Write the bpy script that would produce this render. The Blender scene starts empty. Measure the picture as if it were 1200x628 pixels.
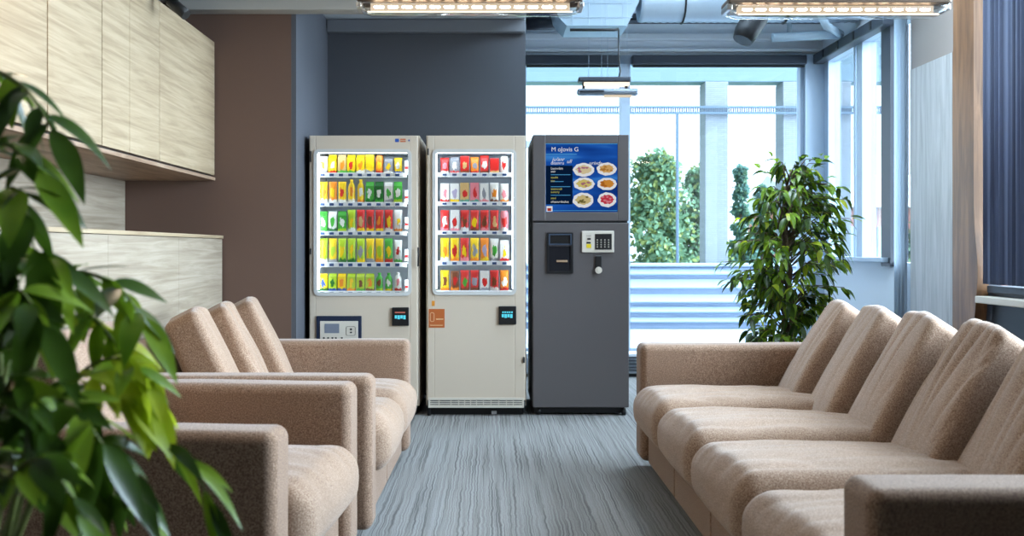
import bpy, bmesh, math, random
from mathutils import Vector, Matrix, noise
random.seed(7)
sc = bpy.context.scene
COL = sc.collection
F = 1100.0; EYE = 1.085; VX, VY = 575.0, 292.0
def srgb(r, g, b):
    f = lambda c: (c/255/12.92) if c/255 <= .04045 else ((c/255+.055)/1.055)**2.4
    return (f(r), f(g), f(b), 1)
# ------------------------------------------------------------------ materials
MATS = {}
class NT:
    def __init__(s, name):
        s.m = bpy.data.materials.new(name); s.m.use_nodes = True
        s.t = s.m.node_tree; s.t.nodes.clear()
        s.out = s.n('ShaderNodeOutputMaterial')
    def n(s, typ, **kw):
        nd = s.t.nodes.new(typ)
        for k, v in kw.items():
            if k.startswith('i_'):
                key = k[2:]
                key = int(key) if key.isdigit() else key.replace('_', ' ')
                nd.inputs[key].default_value = v
            else: setattr(nd, k, v)
        return nd
    def l(s, a, b): s.t.links.new(a, b)
    def ramp(s, src, stops):
        r = s.n('ShaderNodeValToRGB'); e = r.color_ramp.elements
        e[0].position, e[0].color = stops[0]; e[1].position, e[1].color = stops[-1]
        for p, c in stops[1:-1]:
            x = e.new(p); x.color = c
        s.l(src, r.inputs[0]); return r
    def mapped(s, scale, coord='Object', rot=(0,0,0)):
        tc = s.n('ShaderNodeTexCoord'); mp = s.n('ShaderNodeMapping')
        mp.inputs['Scale'].default_value = scale; mp.inputs['Rotation'].default_value = rot
        s.l(tc.outputs[coord], mp.inputs[0]); return mp.outputs[0]
def plain(name, col, rough=.5, metal=0, spec=.5, bump=0, bscale=60, vary=.0):
    if name in MATS: return MATS[name]
    k = NT(name); b = k.n('ShaderNodeBsdfPrincipled')
    b.inputs['Base Color'].default_value = col; b.inputs['Roughness'].default_value = rough
    b.inputs['Metallic'].default_value = metal; b.inputs['Specular IOR Level'].default_value = spec
    if bump or vary:
        v = k.mapped((bscale,)*3); nz = k.n('ShaderNodeTexNoise', i_Scale=1.0, i_Detail=4.0); k.l(v, nz.inputs['Vector'])
        if bump:
            bp = k.n('ShaderNodeBump', i_Strength=bump, i_Distance=.004); k.l(nz.outputs[0], bp.inputs['Height']); k.l(bp.outputs[0], b.inputs['Normal'])
        if vary:
            c1 = tuple(x*(1-vary) for x in col[:3])+(1,); c2 = tuple(min(1, x*(1+vary)) for x in col[:3])+(1,)
            r = k.ramp(nz.outputs[0], [(.35, c1), (.65, c2)]); k.l(r.outputs[0], b.inputs['Base Color'])
    k.l(b.outputs[0], k.out.inputs[0]); MATS[name] = k.m; return k.m
def emit(name, col, strength):
    if name in MATS: return MATS[name]
    k = NT(name); e = k.n('ShaderNodeEmission', i_Color=col, i_Strength=strength)
    k.l(e.outputs[0], k.out.inputs[0]); MATS[name] = k.m; return k.m
def glass(name, tint=(1,1,1,1), refl=.06, rough=.02):
    if name in MATS: return MATS[name]
    k = NT(name); t = k.n('ShaderNodeBsdfTransparent', i_Color=tint); g = k.n('ShaderNodeBsdfGlossy', i_Roughness=rough)
    lw = k.n('ShaderNodeLayerWeight', i_Blend=.25)
    mr = k.n('ShaderNodeMapRange'); mr.inputs[3].default_value = refl; mr.inputs[4].default_value = .5
    k.l(lw.outputs['Fresnel'], mr.inputs[0])
    mx = k.n('ShaderNodeMixShader'); k.l(mr.outputs[0], mx.inputs[0]); k.l(t.outputs[0], mx.inputs[1]); k.l(g.outputs[0], mx.inputs[2])
    k.l(mx.outputs[0], k.out.inputs[0]); MATS[name] = k.m; return k.m
def wood(name, c1, c2, c3, scale=(7, 1.3, 16), rot=(.10, 0, 0), rough=.45):
    k = NT(name); b = k.n('ShaderNodeBsdfPrincipled', i_Roughness=rough)
    v = k.mapped(scale, rot=rot)
    big = k.n('ShaderNodeTexNoise', i_Scale=.55, i_Detail=2.0); k.l(v, big.inputs['Vector'])
    mx = k.n('ShaderNodeMixRGB', blend_type='ADD'); mx.inputs[0].default_value = 1.0; k.l(v, mx.inputs[1]); k.l(big.outputs['Color'], mx.inputs[2])
    n1 = k.n('ShaderNodeTexNoise', i_Scale=1.6, i_Detail=7.0, i_Roughness=.62, i_Distortion=.5); k.l(mx.outputs[0], n1.inputs['Vector'])
    r = k.ramp(n1.outputs[0], [(.34, c1), (.5, c2), (.64, c3)])
    k.l(r.outputs[0], b.inputs['Base Color'])
    bp = k.n('ShaderNodeBump', i_Strength=.12, i_Distance=.003); k.l(n1.outputs[0], bp.inputs['Height']); k.l(bp.outputs[0], b.inputs['Normal'])
    k.l(b.outputs[0], k.out.inputs[0]); return k.m
def fabric(name, dark, mid, light):
    k = NT(name); b = k.n('ShaderNodeBsdfPrincipled', i_Roughness=.9)
    b.inputs['Specular IOR Level'].default_value = .15
    b.inputs['Sheen Weight'].default_value = .25; b.inputs['Sheen Roughness'].default_value = .5
    v = k.mapped((1,1,1))
    n1 = k.n('ShaderNodeTexNoise', i_Scale=260.0, i_Detail=2.0, i_Roughness=.6); k.l(v, n1.inputs['Vector'])
    r = k.ramp(n1.outputs[0], [(.33, dark), (.5, mid), (.66, light)])
    n2 = k.n('ShaderNodeTexNoise', i_Scale=3.0, i_Detail=3.0); k.l(v, n2.inputs['Vector'])
    r2 = k.ramp(n2.outputs[0], [(.3, (.88,.88,.88,1)), (.7, (1.0,1.0,1.0,1))])
    mx = k.n('ShaderNodeMixRGB', blend_type='MULTIPLY'); mx.inputs[0].default_value = 1; k.l(r.outputs[0], mx.inputs[1]); k.l(r2.outputs[0], mx.inputs[2])
    k.l(mx.outputs[0], b.inputs['Base Color'])
    bp = k.n('ShaderNodeBump', i_Strength=.35, i_Distance=.003); k.l(n1.outputs[0], bp.inputs['Height']); k.l(bp.outputs[0], b.inputs['Normal'])
    k.l(b.outputs[0], k.out.inputs[0]); return k.m
def carpet(name):
    k = NT(name); b = k.n('ShaderNodeBsdfPrincipled', i_Roughness=.95); b.inputs['Specular IOR Level'].default_value = .1
    tc = k.n('ShaderNodeTexCoord')
    wob = k.n('ShaderNodeTexNoise', i_Scale=9.0, i_Detail=2.0); k.l(tc.outputs['Object'], wob.inputs['Vector'])
    mw = k.n('ShaderNodeMixRGB', blend_type='ADD'); mw.inputs[0].default_value = .022; k.l(tc.outputs['Object'], mw.inputs[1]); k.l(wob.outputs['Color'], mw.inputs[2])
    mp = k.n('ShaderNodeMapping'); mp.inputs['Scale'].default_value = (150, .9, 1); k.l(mw.outputs[0], mp.inputs[0])
    n1 = k.n('ShaderNodeTexNoise', i_Scale=1.0, i_Detail=2.0, i_Roughness=.5); k.l(mp.outputs[0], n1.inputs['Vector'])
    mp2 = k.n('ShaderNodeMapping'); mp2.inputs['Scale'].default_value = (220, 90, 1); k.l(tc.outputs['Object'], mp2.inputs[0])
    n2 = k.n('ShaderNodeTexNoise', i_Scale=1.0, i_Detail=2.0); k.l(mp2.outputs[0], n2.inputs['Vector'])
    r = k.ramp(n1.outputs[0], [(.36, srgb(102,101,101)), (.45, srgb(133,132,130)), (.62, srgb(150,150,149))])
    r2 = k.ramp(n2.outputs[0], [(.3, (.75,.75,.75,1)), (.7, (1,1,1,1))])
    mx = k.n('ShaderNodeMixRGB', blend_type='MULTIPLY'); mx.inputs[0].default_value = 1; k.l(r.outputs[0], mx.inputs[1]); k.l(r2.outputs[0], mx.inputs[2])
    k.l(mx.outputs[0], b.inputs['Base Color'])
    bp = k.n('ShaderNodeBump', i_Strength=.5, i_Distance=.004); k.l(n1.outputs[0], bp.inputs['Height']); k.l(bp.outputs[0], b.inputs['Normal'])
    k.l(b.outputs[0], k.out.inputs[0]); return k.m
def leafmat(name, c1, c2, trans=.35, rough=.35):
    k = NT(name); b = k.n('ShaderNodeBsdfPrincipled', i_Roughness=rough)
    if rough > .6: b.inputs['Specular IOR Level'].default_value = .05
    v = k.mapped((1,1,1)); n1 = k.n('ShaderNodeTexNoise', i_Scale=9.0, i_Detail=2.0); k.l(v, n1.inputs['Vector'])
    r = k.ramp(n1.outputs[0], [(.35, c1), (.65, c2)]); k.l(r.outputs[0], b.inputs['Base Color'])
    tr = k.n('ShaderNodeBsdfTranslucent'); k.l(r.outputs[0], tr.inputs[0])
    mx = k.n('ShaderNodeMixShader'); mx.inputs[0].default_value = trans; k.l(b.outputs[0], mx.inputs[1]); k.l(tr.outputs[0], mx.inputs[2])
    k.l(mx.outputs[0], k.out.inputs[0]); return k.m
def brickmat(name, c1, c2, mortar, scale=4.0, bw=.5, bh=.16, bump=.3):
    k = NT(name); b = k.n('ShaderNodeBsdfPrincipled', i_Roughness=.9)
    v = k.mapped((1,1,1), rot=(math.pi/2, 0, 0))
    br = k.n('ShaderNodeTexBrick', i_Scale=scale); br.inputs['Color1'].default_value = c1; br.inputs['Color2'].default_value = c2; br.inputs['Mortar'].default_value = mortar
    br.inputs['Brick Width'].default_value = bw; br.inputs['Row Height'].default_value = bh; br.inputs['Mortar Size'].default_value = .012
    k.l(v, br.inputs['Vector']); k.l(br.outputs['Color'], b.inputs['Base Color'])
    bp = k.n('ShaderNodeBump', i_Strength=bump, i_Distance=.01); k.l(br.outputs['Fac'], bp.inputs['Height']); bp.invert = True; k.l(bp.outputs[0], b.inputs['Normal'])
    k.l(b.outputs[0], k.out.inputs[0]); return k.m
PK = {}
def packmat(c1, c2, c3):
    """printed wrapper: base colour, blotches of a second colour, a small patch of a third"""
    key = (c1, c2, c3)
    if key in PK: return PK[key]
    k = NT('printed_wrapper'); b = k.n('ShaderNodeBsdfPrincipled', i_Roughness=.35)
    tc = k.n('ShaderNodeTexCoord'); oi = k.n('ShaderNodeObjectInfo')
    rnd = k.n('ShaderNodeMath', operation='MULTIPLY'); rnd.inputs[1].default_value = 37.0; k.l(oi.outputs['Random'], rnd.inputs[0])
    ad = k.n('ShaderNodeVectorMath', operation='ADD'); k.l(tc.outputs['Object'], ad.inputs[0])
    cb = k.n('ShaderNodeCombineXYZ'); k.l(rnd.outputs[0], cb.inputs[0]); k.l(rnd.outputs[0], cb.inputs[2]); k.l(cb.outputs[0], ad.inputs[1])
    nz = k.n('ShaderNodeTexNoise', i_Scale=4.0, i_Detail=2.0); k.l(ad.outputs[0], nz.inputs['Vector'])
    mp = k.n('ShaderNodeMapping'); mp.inputs['Location'].default_value = (0, 0, -1.35); mp.inputs['Scale'].default_value = (2.6, 0, 3.0); k.l(tc.outputs['Object'], mp.inputs[0])
    ln = k.n('ShaderNodeVectorMath', operation='LENGTH'); k.l(mp.outputs[0], ln.inputs[0])
    sb = k.n('ShaderNodeMath', operation='MULTIPLY_ADD'); sb.inputs[1].default_value = 1.6; k.l(nz.outputs[0], sb.inputs[0]); k.l(ln.outputs['Value'], sb.inputs[2])
    f1 = k.ramp(sb.outputs[0], [(.0, (1,1,1,1)), (1.0, (0,0,0,1))]); f1.color_ramp.elements[0].position = .70; f1.color_ramp.elements[1].position = .74
    sb.use_clamp = False; hv = k.n('ShaderNodeMath', operation='MULTIPLY'); hv.inputs[1].default_value = .5; k.l(sb.outputs[0], hv.inputs[0]); k.l(hv.outputs[0], f1.inputs[0])
    sx = k.n('ShaderNodeSeparateXYZ'); k.l(tc.outputs['Object'], sx.inputs[0])
    s2 = k.n('ShaderNodeMath', operation='MULTIPLY_ADD'); s2.inputs[1].default_value = .30; k.l(nz.outputs[0], s2.inputs[0]); k.l(sx.outputs['Z'], s2.inputs[2])
    f2 = k.ramp(s2.outputs[0], [(.27, (1,1,1,1)), (.33, (0,0,0,1))])
    m1 = k.n('ShaderNodeMixRGB'); m1.inputs[1].default_value = srgb(*c1); m1.inputs[2].default_value = srgb(*c2); k.l(f1.outputs[0], m1.inputs[0])
    m2 = k.n('ShaderNodeMixRGB'); m2.inputs[2].default_value = srgb(*c3); k.l(m1.outputs[0], m2.inputs[1]); k.l(f2.outputs[0], m2.inputs[0])
    k.l(m2.outputs[0], b.inputs['Base Color']); k.l(b.outputs[0], k.out.inputs[0]); PK[key] = k.m; return k.m
# ------------------------------------------------------------------ geometry builder
OFF = {}
class G:
    def __init__(s): s.v = []; s.f = []; s.mi = []; s.sm = []
    def add(s, vs, fs, mi=0, smooth=False, fn=None):
        o = len(s.v)
        s.v += [tuple(fn(Vector(p))) if fn else tuple(p) for p in vs]
        for f in fs: s.f.append([i+o for i in f]); s.mi.append(mi); s.sm.append(smooth)
        return s
    def rbox(s, lo, hi, r=.004, seg=1, n=(1,1,1), mi=0, smooth=False, fn=None):
        """box with rounded edges; fn deforms the finished vertices"""
        lo, hi = Vector(lo), Vector(hi); c = (lo+hi)/2; h = (hi-lo)/2
        r = min(r, h.x*.999, h.y*.999, h.z*.999)
        ax = []
        for i in range(3):
            inn = h[i]-r
            a = [-h[i]]+[-(inn + r*math.tan(math.pi/4*(seg-j)/seg)) for j in range(1, seg)]
            a += [-inn+2*inn*j/n[i] for j in range(n[i]+1)]
            a += [inn + r*math.tan(math.pi/4*j/seg) for j in range(1, seg)]+[h[i]]
            ax.append(a)
        key = {}; vs = []; fs = []
        def vert(p):
            q = (round(p[0],6), round(p[1],6), round(p[2],6))
            if q not in key:
                pv = Vector(p); inn = Vector([max(-(h[i]-r), min(h[i]-r, pv[i])) for i in range(3)])
                d = pv-inn
                if d.length > 1e-9: pv = inn + d.normalized()*r
                key[q] = len(vs); vs.append(pv+c)
            return key[q]
        for a in range(3):
            b1, b2 = (a+1)%3, (a+2)%3
            for sg in (-1, 1):
                for i in range(len(ax[b1])-1):
                    for j in range(len(ax[b2])-1):
                        q = []
                        for (ii, jj) in ((i,j),(i+1,j),(i+1,j+1),(i,j+1)):
                            p = [0,0,0]; p[a] = sg*h[a]; p[b1] = ax[b1][ii]; p[b2] = ax[b2][jj]; q.append(vert(p))
                        if sg < 0: q.reverse()
                        if len(set(q)) >= 3: fs.append(q)
        return s.add(vs, fs, mi, smooth, fn)
    def box(s, lo, hi, mi=0): 
        x0,y0,z0 = lo; x1,y1,z1 = hi
        return s.add([(x0,y0,z0),(x1,y0,z0),(x1,y1,z0),(x0,y1,z0),(x0,y0,z1),(x1,y0,z1),(x1,y1,z1),(x0,y1,z1)],
                     [(0,3,2,1),(4,5,6,7),(0,1,5,4),(1,2,6,5),(2,3,7,6),(3,0,4,7)], mi)
    def tube(s, pts, rad, seg=8, mi=0, cap=True, smooth=True):
        pts = [Vector(p) for p in pts]; n = len(pts); vs = []; fs = []
        rads = rad if isinstance(rad, (list, tuple)) else [rad]*n
        t0 = (pts[1]-pts[0]).normalized(); u = t0.orthogonal().normalized()
        for i, p in enumerate(pts):
            t = (pts[min(i+1,n-1)]-pts[max(i-1,0)]).normalized()
            u = (u - t*u.dot(t)); u = u.normalized() if u.length > 1e-6 else t.orthogonal().normalized(); w = t.cross(u)
            for k in range(seg):
                a = 2*math.pi*k/seg; vs.append(p+(u*math.cos(a)+w*math.sin(a))*rads[i])
        for i in range(n-1):
            for k in range(seg):
                k2 = (k+1)%seg; fs.append((i*seg+k, i*seg+k2, (i+1)*seg+k2, (i+1)*seg+k))
        s.add(vs, fs, mi, smooth)
        if cap:
            s.add(vs[:seg], [tuple(range(seg))[::-1]], mi); s.add(vs[-seg:], [tuple(range(seg))], mi)
        return s
    def lathe(s, c, prof, seg=24, mi=0, smooth=True):
        vs = []; fs = []; n = len(prof)
        for (r, z) in prof:
            for k in range(seg):
                a = 2*math.pi*k/seg; vs.append((c[0]+r*math.cos(a), c[1]+r*math.sin(a), c[2]+z))
        for i in range(n-1):
            for k in range(seg):
                k2 = (k+1)%seg; fs.append((i*seg+k, i*seg+k2, (i+1)*seg+k2, (i+1)*seg+k))
        s.add(vs, fs, mi, smooth)
        s.add(vs[:seg], [tuple(range(seg))[::-1]], mi); s.add(vs[-seg:], [tuple(range(seg))], mi)
        return s
    def prism(s, poly, axis, a0, a1, mi=0, smooth=False):
        """extrude a 2-D polygon along an axis ('x','y','z')"""
        def P(u, v, a): return {'x': (a,u,v), 'y': (u,a,v), 'z': (u,v,a)}[axis]
        n = len(poly)
        vs = [P(u,v,a0) for u,v in poly]+[P(u,v,a1) for u,v in poly]
        fs = [(i,(i+1)%n,n+(i+1)%n,n+i) for i in range(n)]+[tuple(range(n))[::-1], tuple(range(n,2*n))]
        return s.add(vs, fs, mi, smooth)
    def frame(s, x0, x1, z0, z1, w, y0, y1, r=.02, seg=4, mi=0):
        """rounded-corner rectangular ring in the XZ plane, from y0 (front) to y1"""
        def loop(a0,a1,b0,b1,rr):
            o = []
            for cx,cz,st in ((a1-rr,b1-rr,0),(a0+rr,b1-rr,90),(a0+rr,b0+rr,180),(a1-rr,b0+rr,270)):
                for k in range(seg+1):
                    t = math.radians(st+90*k/seg); o.append((cx+rr*math.cos(t), cz+rr*math.sin(t)))
            return o
        A = loop(x0,x1,z0,z1,r); B = loop(x0+w,x1-w,z0+w,z1-w,max(.002,r-w)); n = len(A)
        vs = [(x,y0,z) for x,z in A]+[(x,y0,z) for x,z in B]+[(x,y1,z) for x,z in A]+[(x,y1,z) for x,z in B]; fs = []
        for i in range(n):
            j = (i+1)%n
            fs += [(i,j,n+j,n+i),(2*n+i,3*n+i,3*n+j,2*n+j),(i,2*n+i,2*n+j,j),(n+i,n+j,3*n+j,3*n+i)]
        return s.add(vs, fs, mi)
    def build(s, name, mats, parent=None, world=True, origin=None):
        mats = mats if isinstance(mats, (list, tuple)) else [mats]
        if parent is not None: off = Vector(OFF.get(parent.name, (0,0,0))) if world else Vector((0,0,0))
        else: off = Vector(origin) if origin is not None else Vector((0,0,0))
        me = bpy.data.meshes.new(name)
        me.from_pydata([tuple(Vector(p)-off) for p in s.v], [], s.f)
        for m in mats: me.materials.append(m)
        me.polygons.foreach_set('material_index', s.mi); me.polygons.foreach_set('use_smooth', s.sm)
        bm = bmesh.new(); bm.from_mesh(me); bmesh.ops.remove_doubles(bm, verts=bm.verts, dist=1e-5)
        bmesh.ops.recalc_face_normals(bm, faces=bm.faces); bm.to_mesh(me); bm.free(); me.update()
        o = bpy.data.objects.new(name, me); COL.objects.link(o)
        if parent is not None: o.parent = parent; OFF[o.name] = tuple(off)
        else: o.location = off; OFF[o.name] = tuple(off)
        return o
def tag(o, label=None, cat=None, group=None, kind=None):
    if label: o['label'] = label
    if cat: o['category'] = cat
    if group: o['group'] = group
    if kind: o['kind'] = kind
    return o
def thing(name, label, cat, loc, rz=0, group=None, kind=None):
    o = bpy.data.objects.new(name, None); o.empty_display_size = .1; COL.objects.link(o)
    o.location = loc; o.rotation_euler = (0,0,rz); OFF[o.name] = tuple(loc)
    return tag(o, label, cat, group, kind)
def struct(g, name, mat, label=None):
    o = g.build(name, mat); o['kind'] = 'structure'
    if label: o['label'] = label
    return o
def text_geo(g, s_, x, z, size, y, mi=0, depth=.0006, slant=0):
    cu = bpy.data.curves.new('t', 'FONT'); cu.body = s_; cu.size = size; cu.shear = slant; cu.extrude = depth/2
    ob = bpy.data.objects.new('t', cu); COL.objects.link(ob)
    bpy.context.view_layer.update()
    me = bpy.data.meshes.new_from_object(ob.evaluated_get(bpy.context.evaluated_depsgraph_get()))
    g.add([(x+v.co.x, y-v.co.z, z+v.co.y) for v in me.vertices], [tuple(p.vertices) for p in me.polygons], mi)
    bpy.data.objects.remove(ob); bpy.data.meshes.remove(me); bpy.data.curves.remove(cu)
def at(px, py, Y):            # a point of the place that stands at depth Y
    return Vector(((px-VX)*Y/F, Y, EYE-(py-VY)*Y/F))
# ------------------------------------------------------------------ material library
M_brown = plain('brown_wall_paint', srgb(100,76,64), .7, bump=.05, bscale=80)
M_grey = plain('slate_wall_paint', srgb(78,80,87), .7, bump=.05, bscale=80)
M_white = plain('pale_wall_paint', srgb(222,231,239), .6, bump=.04, bscale=70)
M_taupe = plain('taupe_wall_paint', srgb(150,140,134), .7, bump=.04, bscale=70)
M_ceil = plain('ceiling_paint', srgb(208,216,222), .8, bump=.08, bscale=50)
M_beam = plain('grey_beam_paint', srgb(170,165,158), .6, bump=.05, bscale=40)
M_frame = plain('pale_blue_window_frame', srgb(178,196,214), .4)
M_dframe = plain('dark_steel_frame', srgb(52,58,68), .45)
M_black = plain('black_plastic', srgb(18,18,20), .4)
M_blackm = plain('black_steel', srgb(30,31,34), .5, metal=.3)
M_chrome = plain('brushed_steel', srgb(190,190,192), .3, metal=.9)
M_oak = wood('pale_oak_veneer', srgb(152,131,104), srgb(173,152,123), srgb(186,166,138), scale=(7,1.2,24), rot=(.07,0,0))
M_oak2 = wood('greyed_oak_veneer', srgb(142,127,108), srgb(163,148,129), srgb(177,163,145), scale=(7,1.1,22), rot=(-.05,0,0))
M_wash = wood('whitewashed_wood', srgb(150,150,150), srgb(170,170,170), srgb(184,184,184), scale=(14,14,.9), rot=(0,0,0))
M_walnut = wood('brown_walnut_wood', srgb(88,60,38), srgb(116,82,54), srgb(136,98,66), scale=(10,10,.8), rot=(0,0,0))
M_fab = fabric('tan_tweed_fabric', srgb(122,96,78), srgb(156,128,107), srgb(186,160,139))
M_fab2 = fabric('tan_tweed_upholstery', srgb(104,79,63), srgb(140,112,92), srgb(170,143,122))
M_carpet = carpet('grey_streaked_carpet')
M_glass = glass('window_glass', (.93,.97,1,1), .018)
M_vglass = glass('machine_glass', (1,1,1,1), .03)
M_lampglass = glass('lamp_diffuser', (1,.97,.92,1), .12, .12)
M_mbody = plain('cream_powder_coat', srgb(204,191,174), .4, bump=.02, bscale=200)
M_mdoor = plain('cream_door_panel', srgb(200,186,168), .4, bump=.02, bscale=200)
M_char = plain('charcoal_powder_coat', srgb(88,84,85), .38, bump=.02, bscale=200)
M_char2 = plain('charcoal_side_panel', srgb(62,63,68), .45)
M_inner = plain('white_liner', srgb(225,232,240), .5)
M_shelf = plain('white_shelf_edge', srgb(240,243,246), .4)
M_tagblue = plain('price_tag_ink', srgb(50,80,130), .5)
M_led = emit('cool_led_strip', (.78,.92,1,1), 22)
M_shelffill = emit('shelf_fill_strip', (.78,.92,1,1), 5)
M_navy = plain('navy_bezel', srgb(26,38,62), .4)
M_cream = plain('cream_panel', srgb(205,198,186), .4)
M_leafA = leafmat('dark_leaf', srgb(38,62,14), srgb(70,100,26), .35, .3)
M_leafB = leafmat('mid_leaf', srgb(96,134,24), srgb(140,168,44), .45)
M_leafC = leafmat('yellow_green_leaf', srgb(170,190,36), srgb(206,212,66), .55)  # yellowest green of the leaf mix
M_bark = plain('brown_bark', srgb(92,76,58), .85, bump=.6, bscale=90, vary=.3)
M_stem = plain('green_stem', srgb(110,120,60), .6, vary=.2)
M_soil = plain('dark_soil', srgb(48,38,30), .95, bump=.8, bscale=120, vary=.4)
M_pot = plain('grey_ceramic_pot', srgb(120,118,116), .5, bump=.05, bscale=40)
# ------------------------------------------------------------------ room shell
XL, XR, YB, YW = -2.30, 2.90, -2.6, 8.20
struct(G().box((XL-.1,YB-.1,-.12),(XR+.1,YW,0)), 'floor', M_carpet)
struct(G().box((XL-.1,YB,0),(XL,7.1,2.72)), 'wall_left', M_taupe)
struct(G().box((XL,YB-.1,0),(XR+.1,YB,3.4)), 'wall_rear', plain('dark_rear_paint', srgb(70,64,60), .8))
struct(G().box((XL,5.86,0),(-1.245,7.0,2.62)), 'wall_back', M_brown)
struct(G().box((-1.245,5.862,0),(-1.215,7.0,2.79)), 'wall_alcove_side', M_grey)
struct(G().box((XL,7.0,0),(.16,7.12,2.79)), 'wall_alcove', M_grey)
struct(G().box((.16,7.0,0),(.26,YW,3.4)), 'wall_return', M_grey)
struct(G().box((XL-.1,YB,2.62),(-.79,5.86,2.72)), 'ceiling_low', M_ceil)
struct(G().box((-.79,YB,2.72),(-.74,5.9,3.4)), 'trim_1', M_ceil)
struct(G().box((-1.25,5.9,2.79),(.26,7.1,2.86)), 'ceiling_alcove', M_ceil)
struct(G().box((-.79,5.9,2.86),(.16,5.95,3.4)), 'trim_2', M_ceil)
struct(G().box((-.79,YB,3.4),(XR+.1,YW+.1,3.5)), 'ceiling', M_ceil)
struct(G().rbox((-1.95,5.74,2.55),(-.79,5.855,2.615),.004).rbox((-.79,5.78,2.565),(-.70,5.855,2.64),.004), 'trim_3', M_beam)
# soffit tile joints
g = G()
for x in (-2.0,-1.7,-1.4,-1.1,-.85): g.box((x,3,2.612),(x+.012,5.7,2.6195))
struct(g, 'trim_4', M_beam)
struct(G().rbox((-1.21,6.93,2.69),(.258,6.995,2.785),.006), 'trim_5', plain('slate_beam_paint', srgb(112,115,122), .6))
struct(G().box((-1.21,6.985,0),(.16,6.998,.09)), 'baseboard_back', M_blackm)
# ---- window wall (Y = 8.2)
def wx(px): return (px-VX)*YW/F
def wz(py, Y=YW): return EYE-(py-VY)*Y/F
struct(G().box((.26,YW,2.78),(XR+.1,YW+.12,3.4)), 'wall_window_header', M_white)
struct(G().rbox((.26,YW-.07,2.90),(XR,YW,2.96),.01).rbox((.26,YW-.05,2.80),(XR,YW,2.83),.008), 'trim_6', M_white)
struct(G().box((.26,YW,0),(XR+.1,YW+.12,.16)), 'wall_window_sill', M_white)
w1 = struct(G().box((.26,YW,2.70),(XR-.17,YW+.1,2.78)).box((.26,YW,.16),(XR-.17,YW+.1,.22)).box((.26,YW,.22),(.31,YW+.1,2.70)).box((wx(727),YW-.03,.22),(wx(738),YW+.1,2.70)), 'window_1', M_frame)
G().box((.31,YW+.05,.22),(wx(727),YW+.056,2.70)).build('window_pane', M_glass, w1)
w2 = struct(G().box((wx(942),YW-.04,.16),(XR+.02,YW+.12,2.78)).box((wx(938),YW,.22),(wx(942),YW+.1,2.70)), 'window_2', M_frame)
G().box((wx(738),YW+.05,.22),(wx(938),YW+.056,2.70)).build('window_pane', M_glass, w2)
# roller blind cassettes
def cassette(x0, x1, label):
    t = thing('roller_blind', label, 'window blind', ((x0+x1)/2, YW-.06, 2.68), group='roller blinds over the back windows')
    G().rbox((x0,YW-.09,2.685),(x1,YW-.005,2.765),.008).build('cassette', M_dframe, t)
    G().rbox((x0+.01,YW-.06,2.665),(x1-.01,YW-.03,2.683),.005).build('bottom_bar', M_blackm, t)
cassette(.30, wx(727)-.01, 'dark rolled-up roller blind above the window behind the charcoal menu machine')
cassette(wx(738)+.01, wx(942), 'dark rolled-up roller blind above the wide window behind the ficus tree')
# floor convector in front of the window
t = thing('floor_convector', 'low white slatted floor convector under the back window, half hidden by right sofa', 'heater', (1.6,8.05,0))
G().rbox((.30,7.96,.03),(2.8,8.16,.20),.008).build('casing', M_white, t)
g = G()
for i in range(5): g.box((.32,7.945,.05+i*.028),(2.78,7.958,.062+i*.028))
g.build('grille', M_dframe, t)
G().box((.34,7.98,0),(2.76,8.14,.03)).build('plinth', M_black, t)
# ---- right window wall (X = 2.9)
Ya, Yb_ = 6.48, 8.2
zs = 1.02
struct(G().box((XR,Ya,0),(XR+.1,YW,zs-.03)), 'wall_right_sill', M_white)
struct(G().box((XR,YB,2.78),(XR+.1,YW,3.4)), 'wall_right_header', M_white)
w3 = struct(G().rbox((XR-.08,6.78,zs-.03),(XR+.1,YW-.05,zs+.005),.006).box((XR,Ya,2.70),(XR+.1,YW,2.78))
    .box((XR,8.06,zs),(XR+.1,YW,2.70)).box((XR-.01,7.30,zs),(XR+.1,7.42,2.70)).box((XR,7.46,zs),(XR+.09,7.50,2.70)), 'window_3', M_frame)
G().box((XR-.03,6.74,.96),(XR+.1,6.90,2.78)).build('window_post', M_dframe, w3)
G().box((XR+.05,6.90,zs),(XR+.056,8.06,2.70)).build('window_pane', M_glass, w3)
G().box((XR+.05,6.48,zs),(XR+.056,6.74,2.70)).build('window_pane', M_glass, w3)
t = thing('roller_blind', 'dark blind cassette running along the top of the right-hand corner window', 'window blind', (XR-.05,7.4,2.7))
G().rbox((XR-.10,6.70,2.69),(XR-.012,YW-.05,2.775),.008).build('cassette', M_dframe, t)
g = G()
for i in range(4): G().rbox((XR-.108,6.9+i*.33,2.70),(XR-.10,6.93+i*.33,2.765),.002).build('bracket', M_blackm, t)
# sheer curtain strip beside the post
def curtain_sheet(g, x, y0, y1, z0, z1, amp, waves, n, belly=0, th=.004):
    vs = []; fs = []
    for side in (0, 1):
        for j in range(2):
            for i in range(n+1):
                u = i/n; y = y0+(y1-y0)*u
                xx = x+amp*math.sin(u*waves*2*math.pi)*(1+.3*math.sin(u*17))+side*th
                vs.append((xx, y, z0 if j == 0 else z1))
    m = n+1
    for i in range(n):
        fs += [(i,i+1,m+i+1,m+i), (2*m+i,3*m+i,3*m+i+1,2*m+i+1), (i,2*m+i,2*m+i+1,i+1), (m+i,m+i+1,3*m+i+1,3*m+i)]
    g.add(vs, fs, 0, True)
k = NT('sheer_white_fabric'); d = k.n('ShaderNodeBsdfDiffuse', i_Color=(.6,.66,.72,1)); tl = k.n('ShaderNodeBsdfTranslucent', i_Color=(.30,.38,.46,1)); tp = k.n('ShaderNodeBsdfTransparent')
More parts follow.
